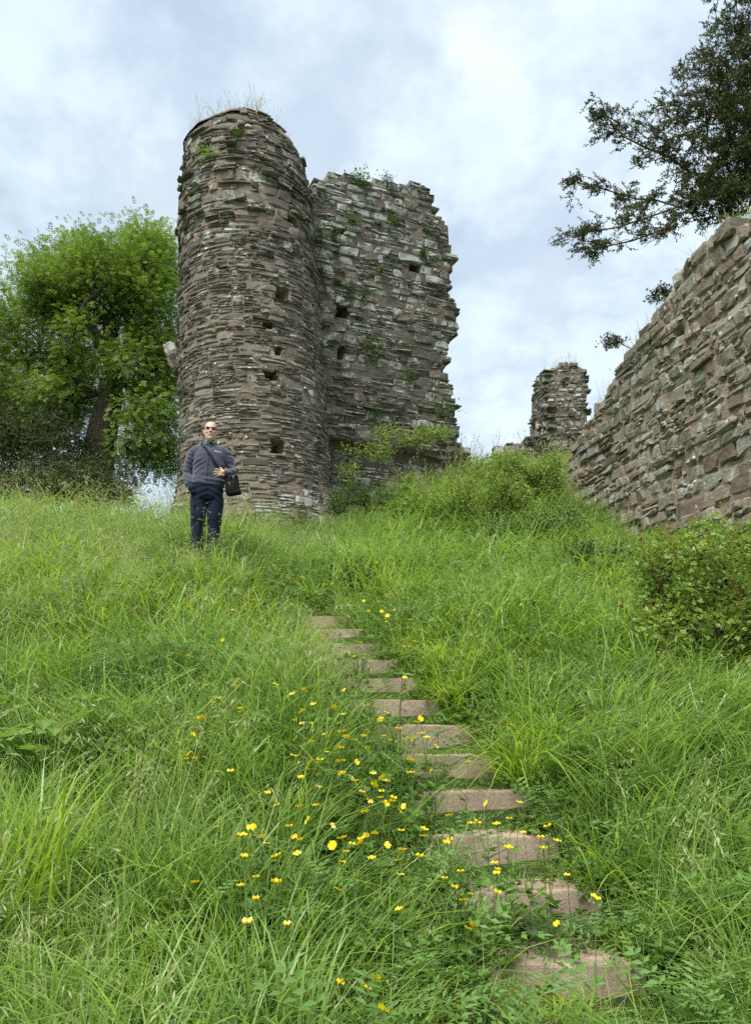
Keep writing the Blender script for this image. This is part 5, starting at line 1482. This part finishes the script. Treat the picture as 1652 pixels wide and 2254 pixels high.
# --- fleece jacket
def folds(co):
    x, y, z = co[:, 0], co[:, 1], co[:, 2]
    f = (fbm(x * 9 + z * 5, y * 7, z * 17, s=81, o=2) - .5) * .014
    arm = sstep(.19, .25, np.abs(x))
    f += arm * (np.sin(z * 105 + x * 30 + 4 * vnoise(x * 9, y * 9, z * 9, 83)) * .0030)
    hem = sstep(1.06, .95, z) * (1 - arm)
    f += hem * np.sin(z * 95 + 5 * vnoise(x * 7, y * 7, 0, 84)) * .0045
    dg_ = sstep(1.32, 1.2, z) * sstep(1.0, 1.1, z) * sstep(.02, -.14, x) * (1 - arm)
    f += dg_ * np.sin((z - x * .75) * 85 + 3 * vnoise(x * 8, y * 8, z * 8, 85)) * .0045
    return f
jp = [loft([(0, .005, .895, .196, .128), (0, .005, .915, .206, .138), (0, .005, .955, .211, .142), (0, .006, 1.03, .198, .134), (.0, .008, 1.12, .197, .132), (0, .01, 1.22, .204, .134), (0, .012, 1.31, .205, .128), (0, .014, 1.38, .178, .108), (0, .016, 1.43, .122, .090), (0, .014, 1.465, .086, .082), (0, .010, 1.485, .080, .080)], 36, 2.5),
      limb([(-.150, .016, 1.375), (-.200, .02, 1.345), (-.245, .034, 1.22), EL_R, (-.262, .015, 1.02), (-.236, -.038, .930)], [.076, .080, .070, .064, .062, .052], 18),
      limb([(.150, .016, 1.385), (.205, .02, 1.352), (.262, .012, 1.24), EL_L, (.282, -.07, 1.085), (.222, -.142, 1.055)], [.076, .080, .070, .065, .060, .047], 18)]
jacket = fuse('jacket', jp, .0085, 5, M_FLEECE, man, folds)
JB = bvh(jacket)
def fy(x, z, off=.004, y0=-.6):
    h_ = JB.ray_cast(Vector((x, y0, z)), Vector((0, 1, 0)))
    return (h_[0].y if h_[0] is not None else -.12) - off
# stand-up collar, open in front
k = 40; ang = np.linspace(R(-142), R(142), k)       # 0 = behind
CV = []
for (r0, dz) in ((.083, 1.452), (.080, 1.490), (.083, 1.530), (.078, 1.532), (.074, 1.49), (.076, 1.452)):
    op = np.abs(ang) / R(142)
    CV.append(np.stack([r0 * np.sin(ang) * (1 + .05 * op), .012 + r0 * np.cos(ang) * (1.0 + .12 * op), dz - .050 * op ** 5 * (dz > 1.46) - .010 * op], -1))
CV = np.concatenate(CV); i = np.arange(5)[:, None] * k; j = np.arange(k - 1)[None]
o = mobj('collar', CV, np.stack([i + j, i + j + 1, i + k + j + 1, i + k + j], -1).reshape(-1, 4), M_FLEECE, man, True)
# patterned neck gaiter
gk = fuse('neck_gaiter', [loft([(0, -.004, 1.425, .060, .064), (0, -.010, 1.455, .066, .075), (0, -.014, 1.485, .069, .080), (0, -.012, 1.510, .068, .077), (0, -.006, 1.528, .063, .068)], 28)], .006, 3, M_GAITER, man, lambda c: (fbm(c[:, 0] * 20, c[:, 1] * 20, c[:, 2] * 60, s=91) - .5) * .010)
# zip with its pull
zz = np.linspace(1.445, .905, 30); zx = np.interp(zz, [.9, 1.45], [-.022, .004])
ribbon('zip', [(x, fy(x, z_, .001), z_) for x, z_ in zip(zx, zz)], (1, 0, 0), .011, .006, M_ZIP, jacket)
o = ribbon('zip_pull', [(.004, fy(.004, 1.435, .007), 1.436), (.004, fy(.004, 1.41, .007), 1.405)], (1, 0, 0), .008, .003, M_BLACK, jacket)
# embroidered logo: a ring and a short word
rg = np.linspace(0, 2 * math.pi, 15); lx, lz = .078, 1.352
ribbon('logo_ring', [(lx + .010 * math.cos(a_), fy(lx + .010 * math.cos(a_), lz + .008 * math.sin(a_), .003), lz + .008 * math.sin(a_)) for a_ in rg], (0, 1, 0), .003, .0042, M_WHITE, jacket)
ribbon('logo_word', [(x, fy(x, lz - .002 - (x - lx) * .05, .003), lz - .002 - (x - lx) * .05) for x in np.linspace(lx + .008, lx + .070, 12)], (0, 0, 1), .0085, .003, M_WHITE, jacket)
ribbon('logo_bar', [(x, fy(x, lz, .004), lz) for x in np.linspace(lx - .005, lx + .006, 5)], (0, 0, 1), .0055, .003, M_LOGO, jacket)
# cuffs
for nm, a_, b__, r_ in (('cuff', (.232, -.132, 1.058), (.206, -.157, 1.051), .046), ('cuff', (-.243, -.022, .958), (-.234, -.042, .928), .049)):
    V, F = limb([a_, b__], [r_, r_ * .94], 18); mobj(nm, V, [np.array([f for f in F if len(f) == 4]), np.array([f for f in F if len(f) > 4])], M_FLEECE, jacket, True)
# --- trousers
def tfold(co):
    x, y, z = co[:, 0], co[:, 1], co[:, 2]
    f = (fbm(x * 8, y * 8, z * 6, s=87, o=2) - .5) * .026
    f += np.sin(z * 70 + np.abs(x) * 40 + 6 * vnoise(x * 6, y * 6, z * 3, 88)) * .0035 * (sstep(.62, .74, z) + sstep(.3, .12, z))
    return f
tp = [loft([(0, .005, .72, .165, .115), (0, .005, .78, .198, .128), (0, .005, .86, .200, .130), (0, .005, .935, .188, .122)], 32, 2.5)]
for sx in (-1, 1):
    tp.append(limb([(sx * .098, .004, .80), (sx * .105, .002, .68), (sx * .104, -.004, .48), (sx * .101, .006, .28), (sx * .098, .018, .12), (sx * .098, .018, .07)], [.105, .103, .090, .082, .078, .074], 20))
tp.append(limb([(-.226, -.052, .905), (-.208, -.076, .865), (-.186, -.085, .80)], [.036, .046, .034], 16))
trousers = fuse('trousers', tp, .009, 4, M_TROUSER, man, tfold)
TBV = bvh(trousers)
def ty(x, z, off=.003):
    h_ = TBV.ray_cast(Vector((x, -.6, z)), Vector((0, 1, 0))); return (h_[0].y if h_[0] is not None else -.1) - off
# cargo pocket and flap on his right thigh, slanting hip pocket, fly seam
def patch(name, x0, x1, z0, z1, th, m_, parent):
    xs, zs = np.linspace(x0, x1, 5), np.linspace(z0, z1, 5); Xg, Zg = np.meshgrid(xs, zs)
    Yg = np.array([[ty(x, z_, 0) for x in xs] for z_ in zs])
    Fr = np.stack([Xg, Yg - th, Zg], -1).reshape(-1, 3); Bk = np.stack([Xg, Yg + .004, Zg], -1).reshape(-1, 3)
    ii_ = np.arange(4)[:, None] * 5 + np.arange(4)[None]; q = np.stack([ii_, ii_ + 1, ii_ + 6, ii_ + 5], -1).reshape(-1, 4)
    per = [0, 1, 2, 3, 4, 9, 14, 19, 24, 23, 22, 21, 20, 15, 10, 5]
    sd = np.array([[per[a], per[(a + 1) % 16], per[(a + 1) % 16] + 25, per[a] + 25] for a in range(16)])
    return mobj(name, np.concatenate([Fr, Bk]), [q, q[:, ::-1] + 25, sd], m_, parent)
patch('cargo_pocket', -.192, -.150, .52, .645, .009, M_TROUSER, trousers)
patch('pocket_flap', -.194, -.148, .610, .650, .014, M_TROUSER, trousers)
ribbon('fly_seam', [(-.006, ty(-.006, z_), z_) for z_ in np.linspace(.90, .76, 10)], (1, 0, 0), .006, .004, M_TROUSER, trousers)
ribbon('hip_pocket_seam', [(x, ty(x, z_), z_) for x, z_ in zip(np.linspace(-.135, -.175, 8), np.linspace(.885, .77, 8))], (1, 0, 0), .008, .005, M_TROUSER, trousers)
# --- shoes
for sx in (-1, 1):
    V, F = limb([(sx * .098, .05, .045), (sx * .10, -.04, .05), (sx * .105, -.13, .036)], [.046, .048, .040], 14)
    V[:, 2] = np.maximum(V[:, 2], .006)
    mobj('shoe', V, [np.array([f for f in F if len(f) == 4]), np.array([f for f in F if len(f) > 4])], M_SHOE, man, True)
# --- face: smile and sunglasses
def face_y(x, z, off): 
    h_ = FB_.ray_cast(Vector((x, -.6, z)), Vector((0, 1, 0))); return (h_[0].y if h_[0] is not None else -.1) - off
FB_ = bvh(body)
mx_, mz_ = 0, hd(0, 0, 1.588)[2]
def arc(w_, dz, off, n=13): return [(x, face_y(x, mz_ + dz + .011 * (x / .03) ** 2, off), mz_ + dz + .013 * (x / .03) ** 2) for x in np.linspace(-w_, w_, n)]
mouth = ribbon('mouth', arc(.031, -.001, .0015), (0, 0, 1), .013, .003, M_LIP, man)
ribbon('teeth', arc(.020, .001, .0035), (0, 0, 1), .0050, .002, M_TEETH, mouth)
gz = hd(0, 0, 1.668)[2]; gy = min(face_y(x, gz, .006) for x in (-.04, 0, .04)) + .012
gl = empty('sunglasses'); gl.parent = man
def lens(cx, tilt):
    a = np.linspace(0, 2 * math.pi, 25)[:-1]; ex = np.sign(np.cos(a)) * np.abs(np.cos(a)) ** .6 * .0275; ez = np.sign(np.sin(a)) * np.abs(np.sin(a)) ** .6 * .0165
    Fr = np.stack([cx + ex, gy + 0 * a + .012 * (np.abs(cx + ex) / .07) ** 2, gz + ez + tilt * (cx + ex)], -1); Bk = Fr + np.array([0, .003, 0])
    n = 24; sd = np.array([[i, (i + 1) % n, n + (i + 1) % n, n + i] for i in range(n)])
    mobj('lens', np.concatenate([Fr, Bk]), [np.array([list(range(n))]), np.array([list(range(n, 2 * n))[::-1]]), sd], M_LENS, gl)
    rim = np.concatenate([Fr, Fr[:1]]) + np.array([0, .001, 0]); V, F = tubes([(rim, .0018)], 5); mobj('rim', V, F, M_BLACK, gl, True)
lens(-.034, -.05); lens(.034, -.05)
V, F = tubes([(np.array([(-.066, gy + .012, gz + .017), (-.034, gy, gz + .0165), (0, gy - .004, gz + .013), (.034, gy, gz + .0145), (.066, gy + .012, gz + .012)]), .003)], 6); mobj('brow_bar', V, F, M_BLACK, gl, True)
for sx in (-1, 1):
    V, F = tubes([(np.array([(sx * .066, gy + .012, gz + .014), (sx * .080, gy + .05, gz + .012), (sx * .087, .005, gz + .006)]), .0026)], 6); mobj('temple', V, F, M_BLACK, gl, True)
# thin shaved hair at the sides
# --- shoulder bag (hangs from him: a thing of its own)
bag = empty('shoulder_bag', (0, 0, 0))
Mw = Matrix.Translation(man.location) @ Euler(man.rotation_euler).to_matrix().to_4x4() @ Matrix.Diagonal((1.06, 1.06, 1.06, 1))
bag.matrix_world = Mw
tag(bag, 'black camera bag on a shoulder strap across the man', 'bag')
def rbox(name, c, size, rot, m_, parent, bev=.02, taper=0.0, seg=3):
    bm = bmesh.new(); bmesh.ops.create_cube(bm, size=1, matrix=Matrix.Diagonal((*size, 1)))
    for v in bm.verts:
        if v.co.z < 0: v.co.x *= 1 + taper; v.co.y *= 1 + taper
    bmesh.ops.bevel(bm, geom=list(bm.edges), offset=bev, segments=seg, affect='EDGES', profile=.6)
    bmesh.ops.transform(bm, matrix=Matrix.Translation(c) @ Euler(rot).to_matrix().to_4x4(), verts=bm.verts)
    me = bpy.data.meshes.new(name); bm.to_mesh(me); bm.free(); me.materials.append(m_)
    for p_ in me.polygons: p_.use_smooth = True
    return link(name, me, parent)
brot = (R(4), R(-9), R(-16)); bc = Vector((.305, -.115, .905)); BR = Euler(brot).to_matrix()
def bl(x, y, z): return bc + BR @ Vector((x, y, z))
bb = rbox('bag_body', bc, (.165, .115, .225), brot, M_BAG, bag, .030, .06)
rbox('bag_base', bl(.008, -.004, -.105), (.180, .128, .060), brot, M_BAG2, bag, .028)
rbox('bag_lid', bl(0, -.004, .098), (.168, .122, .050), brot, M_BAG, bag, .020)
rbox('front_pocket', bl(-.012, -.062, -.022), (.125, .022, .125), brot, M_BAG, bag, .010)
rbox('lid_flap', bl(-.028, -.066, .062), (.088, .012, .044), brot, M_BAG2, bag, .005)
rbox('zip_tag', bl(-.018, -.075, .012), (.0065, .004, .052), (brot[0], brot[1] - .25, brot[2]), M_ORANGE, bag, .0015)
rbox('buckle', bl(.045, -.070, .085), (.012, .006, .030), brot, M_STEEL, bag, .002)
zp = [bl(x, y, z_) for x, y, z_ in ((.052, -.060, .085), (.066, -.052, .05), (.070, -.054, -.02), (.070, -.056, -.075), (.04, -.066, -.088), (-.05, -.068, -.088))]
V, F = tubes([(np.array([p[:] for p in zp]), .0028)], 5); mobj('zip_line', V, F, M_ZIP, bag, True)
sx_ = np.linspace(-.103, .215, 26); sz_ = np.interp(sx_, [-.103, -.03, .07, .15, .215], [1.447, 1.345, 1.20, 1.085, 1.005])
fr = [(x, fy(x, z_, .006) if x < .17 else min(fy(x, z_, .006), -.15), z_) for x, z_ in zip(sx_, sz_)]
tail = [(-.115, .0, 1.462), (-.112, .06, 1.45), (-.08, .13, 1.38), (.0, .165, 1.25), (.12, .165, 1.10), (.24, .10, 1.01), (.31, .0, .985)]
path_ = tail[::-1] + fr + [bl(-.075, -.02, .115)[:]]
sidev = np.array([[.0, -.0, .0]] * len(path_), float)
sd = []
pp = np.array(path_); tn = unit(np.gradient(pp, axis=0)); cen = np.array([0, .012, 0])
for p_, t_ in zip(pp, tn):
    o_ = unit(np.array([p_[0], p_[1] - .012, .12 if p_[2] > 1.4 else 0.0])); sd.append(np.cross(t_, o_))
ribbon('strap', pp, np.array(sd), .036, .004, M_BAG, bag)
# ------------------------------------------------------------------ single plants in the meadow
def copy_thing(root, loc, rz, sc):
    r = root.copy(); col.objects.link(r); r.location = tuple(loc); r.rotation_euler = (0, 0, rz); r.scale = (sc,) * 3
    for chd in list(root.children):
        c2 = chd.copy(); col.objects.link(c2); c2.parent = r
        c2.location = chd.location
    return r
# buttercups
def make_buttercup(seed):
    r = np.random.default_rng(seed)
    e = empty('buttercup'); tilt = r.normal(0, .45); tdir = r.uniform(0, 6.28)
    top = np.array([r.normal(0, .03), r.normal(0, .03), .36])
    V, F = tubes([(np.array([(0, 0, 0), top * np.array([.3, .3, .5]), top]), .0014)], 4); mobj('stem', V, F, M_GSTEM, e, True)
    a = np.arange(5) / 5 * 6.283; d = unit(np.stack([np.cos(a), np.sin(a), np.full(5, r.uniform(.25, .9))], -1)); s = unit(np.cross(np.array([0, 0, 1.0]), d)); nn = np.cross(d, s)
    rm = np.array(Matrix.Rotation(tilt, 3, Vector((math.cos(tdir), math.sin(tdir), 0)))); d, s, nn = d @ rm.T, s @ rm.T, nn @ rm.T
    LV, LF = leaf_quads(np.repeat(top[None], 5, 0), d, s, nn, .0145, .0175, -.2, .68); V2 = LV.reshape(-1, 3)
    mobj('flower', V2, LF, M_PETAL, e, False, {'rnd': r.random(20)})
    n = 6; b0 = np.stack([r.normal(0, .01, n), r.normal(0, .01, n), r.uniform(.04, .2, n)], -1); a2 = r.uniform(0, 6.28, n)
    d, s, nn = frames(r, np.stack([np.cos(a2), np.sin(a2), np.full(n, .5)], -1), .6); LV, LF = instance_template(*LOB, b0, d, s, nn, .04)
    mobj('foliage', LV, LF, M_CLOVER, e, False, {'rnd': np.repeat(r.random(n), len(LOB[0]))})['kind'] = 'stuff'
    return e
rng = np.random.default_rng(909)
protos = [make_buttercup(q) for q in range(9)]
spots = []
def cluster(u0, v0, su, sv, n):
    for _ in range(n): spots.append((u0 + rng.normal(0, su * 1.35), v0 + rng.normal(0, sv * 1.35)))
cluster(830, 1660, 60, 60, 36); cluster(760, 1740, 80, 60, 30); cluster(700, 1850, 90, 50, 10); cluster(700, 1560, 80, 45, 12); cluster(850, 1330, 35, 45, 20); cluster(790, 1400, 40, 40, 8)
cluster(470, 1325, 40, 12, 6); cluster(410, 1385, 25, 15, 4); cluster(520, 1465, 50, 25, 6); cluster(420, 1610, 22, 18, 7); cluster(640, 1660, 20, 15, 3); cluster(630, 1240, 60, 22, 7)
cluster(560, 1600, 70, 60, 10); cluster(640, 1760, 60, 50, 8); cluster(480, 1500, 60, 40, 6); cluster(1060, 1785, 50, 18, 9); cluster(1080, 1905, 60, 25, 9); cluster(990, 1930, 25, 20, 5); cluster(1215, 1800, 30, 12, 4); cluster(880, 1870, 60, 40, 8); cluster(840, 1560, 40, 30, 7)
spots += [(745, 2090), (800, 2102), (778, 2116), (908, 2180), (922, 2236), (850, 2245), (1290, 1976), (1053, 1972), (1245, 1885), (1130, 1560), (1040, 1225), (1140, 1310), (1020, 1262), (700, 1620), (644, 1804), (716, 1807)]
# groups of flowers told apart by where they grow
def bc_label(u, v):
    if v > 2040: return 'large yellow buttercup in the long grass downhill of the lowest step'
    if u > 960 and v > 1700: return 'yellow buttercup flowering beside and between the lower concrete steps'
    if u < 600 and v < 1480: return 'yellow buttercup on the slope below the man'
    if u < 560: return 'yellow buttercup beside the broad-leaved hogweed patch'
    if v < 1480: return 'small yellow buttercup near the overgrown topmost steps'
    return 'yellow buttercup in the swathe alongside the middle steps'
for q, (u, v) in enumerate(spots):
    p = hit(u, v, .60); sc = rng.uniform(.85, 1.25)
    zb = float(ground(p[0], p[1])); sc = max(.45, (p[2] - zb) / .36) * rng.uniform(.74, 1.04)
    o = protos[q] if q < 9 else copy_thing(protos[rng.integers(9)], (0, 0, 0), 0, 1)
    o.location = (p[0], p[1], zb); o.rotation_euler = (rng.normal(0, .08), rng.normal(0, .08), rng.uniform(0, 6.28)); o.scale = (sc,) * 3
    lb = bc_label(u, v); tag(o, lb, 'flower', lb.replace('yellow buttercup', 'buttercups').replace('large ', '').replace('small ', ''))
# lush pale-green grass clumps beside the steps
def grass_clump(u, v, h, n, lab, m=None, w=(.009, .016), lean=.35, droop=.75, r=.09, seed=0, h_off=.08):
    p = hit(u, v, h_off); rr = np.random.default_rng(seed + int(u)); zb = float(ground(p[0], p[1]))
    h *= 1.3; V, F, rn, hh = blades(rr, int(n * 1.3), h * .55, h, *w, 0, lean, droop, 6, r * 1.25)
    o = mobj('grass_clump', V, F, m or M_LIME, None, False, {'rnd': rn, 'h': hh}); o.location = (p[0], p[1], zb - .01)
    tag(o, lab, 'grass clump', 'lush grass clumps along the steps')
for (u, v, h, n, lab) in ((1150, 1720, .62, 120, 'largest lime green grass clump spilling over the middle steps'), (1200, 1660, .6, 80, 'lime grass clump just behind the largest clump by the steps'), (1000, 1570, .5, 80, 'lime grass clump overhanging the steps above the largest clump'),
                          (970, 1480, .5, 80, 'yellowish grass clump beside the upper overgrown steps'), (1060, 1490, .5, 70, 'lime grass clump uphill of the steps among meadow grass'), (860, 1320, .6, 110, 'bright rounded grass clump below the bramble patch'),
                          (1050, 1250, .55, 70, 'bright grass clump in front of the thorn bushes'), (1350, 1990, .5, 26, 'broad-bladed grass clump at the end of the second step'), (1250, 2250, .27, 50, 'arching grass clump hiding the front of the lowest step'), (1160, 2250, .27, 30, 'short grass clump at the corner of the lowest step')):
    grass_clump(u, v, h, n, lab)
grass_clump(35, 2110, .85, 60, 'tall upright lime grass clump at the foot of the slope', w=(.012, .02), lean=.12, droop=.22, r=.16)
grass_clump(1010, 2210, .5, 30, 'sparse grass clump between the lowest step and the buttercups', lean=.4)
# hogweed: big jagged leaves
def leaf_plant(name, u, v, n, hgt, rad, sz, tmpl, m, lab, seed, group=None, stem_m=None, h_off=.1, up=.4):
    r = np.random.default_rng(seed); p = hit(u, v, h_off); rt = np.array([p[0], p[1], float(ground(p[0], p[1]))])
    a = r.uniform(0, 6.28, n); q = np.sqrt(r.random(n)) * rad
    base = rt + np.stack([q * np.cos(a), q * np.sin(a), hgt * 1.35 * r.uniform(.35, 1, n) * (1 - .35 * (q / rad) ** 2)], -1)
    a2 = a + r.normal(0, .6, n); d, s, nn = frames(r, np.stack([np.cos(a2), np.sin(a2), r.uniform(-.3, up, n)], -1), .7)
    LV, LF = instance_template(*tmpl, base, d, s, nn, sz * r.uniform(.6, 1.25, n))
    st = [(np.array([rt + (b_ - rt) * np.array([.15, .15, 0]), rt * .5 + b_ * .5 + np.array([0, 0, .03]), b_]), np.array([.006, .0045, .003])) for b_ in base[:max(6, n // 4)]]
    V, F = tubes(st, 4)
    return make_plant(name, rt, V, F, stem_m or M_GSTEM, LV, LF, m, np.repeat(r.random(n), len(tmpl[0])), lab, 'plant', group, 'stem', 'leaves')
BIG = pinnate(3, 1.0, .55, .36, .25, .8)
leaf_plant('hogweed', 90, 1700, 46, .48, .55, .26, BIG, M_HERB, 'patch of broad jagged hogweed leaves on the slope', 601)
leaf_plant('hogweed', 215, 1690, 24, .40, .35, .22, BIG, M_HERB, 'smaller hogweed plant just beside the broad-leaved patch', 602)
FEATH = pinnate(7, 1.0, .30, .075, .2, .9)
for q, (u, v, n, hg, rd, sz, lab) in enumerate(((205, 1400, 150, .55, .50, .18, 'large bluish feathery thistle clump on the open slope'), (430, 1330, 110, .5, .34, .16, 'feathery thistle standing just downhill of the man'), (330, 1560, 150, .55, .42, .17, 'dark feathery thistle clump above the hogweed'),
                                                (600, 1560, 60, .45, .3, .15, 'feathery weed among the buttercups'), (1110, 2035, 150, .13, .42, .13, 'dark ferny yarrow mat covering the second step'), (790, 1500, 40, .35, .2, .12, 'feathery weed leaning over the upper steps'))):
    leaf_plant('thistle' if 'thistle' in lab else ('yarrow' if 'yarrow' in lab else 'feathery_weed'), u, v, n, hg, rd, sz, FEATH, M_FEATHER, lab, 610 + q, h_off=.05)
# nettles: dark stem, pairs of toothed leaves
def nettle(u, v, hgt, lab, seed):
    r = np.random.default_rng(seed); p = hit(u, v, .05); rt = np.array([p[0], p[1], float(ground(p[0], p[1]))])
    hgt *= 1.3; lean = np.array([r.normal(0, .06), r.normal(0, .06)]); n = 8
    zs = np.linspace(0, hgt, n); pts = np.stack([lean[0] * (zs / hgt) ** 2, lean[1] * (zs / hgt) ** 2, zs], -1) + rt
    V, F = tubes([(pts, np.linspace(.005, .0025, n))], 5)
    b, d = [], []
    for i in range(2, n):
        for k in range(2 if i < n - 1 else 4):
            a = i * 1.57 + k * (3.14 if i < n - 1 else 1.57) + r.normal(0, .2); b.append(pts[i]); d.append((math.cos(a), math.sin(a), r.uniform(-.45, .1)))
    b, d = np.array(b), np.array(d); d, s, nn = frames(r, d, .4)
    LV, LF = leaf_quads(b, d, s, nn, r.uniform(.055, .095, len(b)), r.uniform(.03, .045, len(b)), .25, .4)
    make_plant('nettle', rt, V, F, M_DSTEM, LV.reshape(-1, 3), LF, M_NETTLE, np.repeat(r.random(len(b)), 4), lab, 'plant', 'nettles in the long grass', 'stem', 'leaves')
for q, (u, v, h, lab) in enumerate(((285, 1960, .62, 'tall purple-stemmed nettle standing clear of the long grass'), (310, 1930, .5, 'shorter nettle next to the tall purple-stemmed one'), (445, 1760, .5, 'single nettle between hogweed and buttercups'), (540, 1690, .45, 'nettle amid the buttercups downhill of the thistles'), (625, 1730, .5, 'nettle close to the middle steps'),
                                    (655, 1620, .5, 'nettle leaning by the overgrown upper steps'), (395, 1600, .45, 'nettle beside the dark feathery thistle'), (1165, 1480, .6, 'dry bare-topped weed above the lime grass clumps'), (880, 1700, .45, 'slim nettle growing at the edge of a riser'), (1110, 1440, .55, 'slender dark weed stalk uphill of the lime clumps'))):
    nettle(u, v, h, lab, 640 + q)
# cow parsley on the crest
def umbel(u, v, lab, seed, hgt=.75):
    r = np.random.default_rng(seed); p = hit(u, v + 30, .2) if v > 1150 else at(u, v, 12.5); rt = np.array([p[0], p[1], float(ground(p[0], p[1]))])
    hgt = max(.4, p[2] - rt[2]) ; top = rt + np.array([0, 0, hgt])
    V, F = tubes([(np.array([rt, (rt + top) / 2 + r.normal(0, .02, 3), top]), .003)] + [(np.array([top - np.array([0, 0, .12]), top + np.array([math.cos(a) * .06, math.sin(a) * .06, -.01])]), .0015) for a in r.uniform(0, 6.28, 5)], 4)
    n = 40; a = r.uniform(0, 6.28, n); q = .075 * np.sqrt(r.random(n)); b = top + np.stack([q * np.cos(a), q * np.sin(a), .01 - q * .15], -1)
    d, s, nn = frames(r, np.stack([np.cos(a), np.sin(a), np.full(n, .2)], -1), .5); LV, LF = leaf_quads(b, d, s, nn, .02, .02, .1, .5)
    make_plant('cow_parsley', rt, V, F, M_GSTEM, LV.reshape(-1, 3), LF, M_WPETAL, np.repeat(r.random(n), 4), lab, 'flower', 'cow parsley on the crest', 'stem', 'umbel')
for q, (u, v) in enumerate(((292, 1096), (318, 1100), (352, 1104), (388, 1112), (330, 1112), (300, 1108))): umbel(u, v, 'white cow parsley head on the grassy crest before the ash tree', 700 + q)
umbel(1165, 1215, 'lone white umbel in the grass below the thorn bushes', 720)
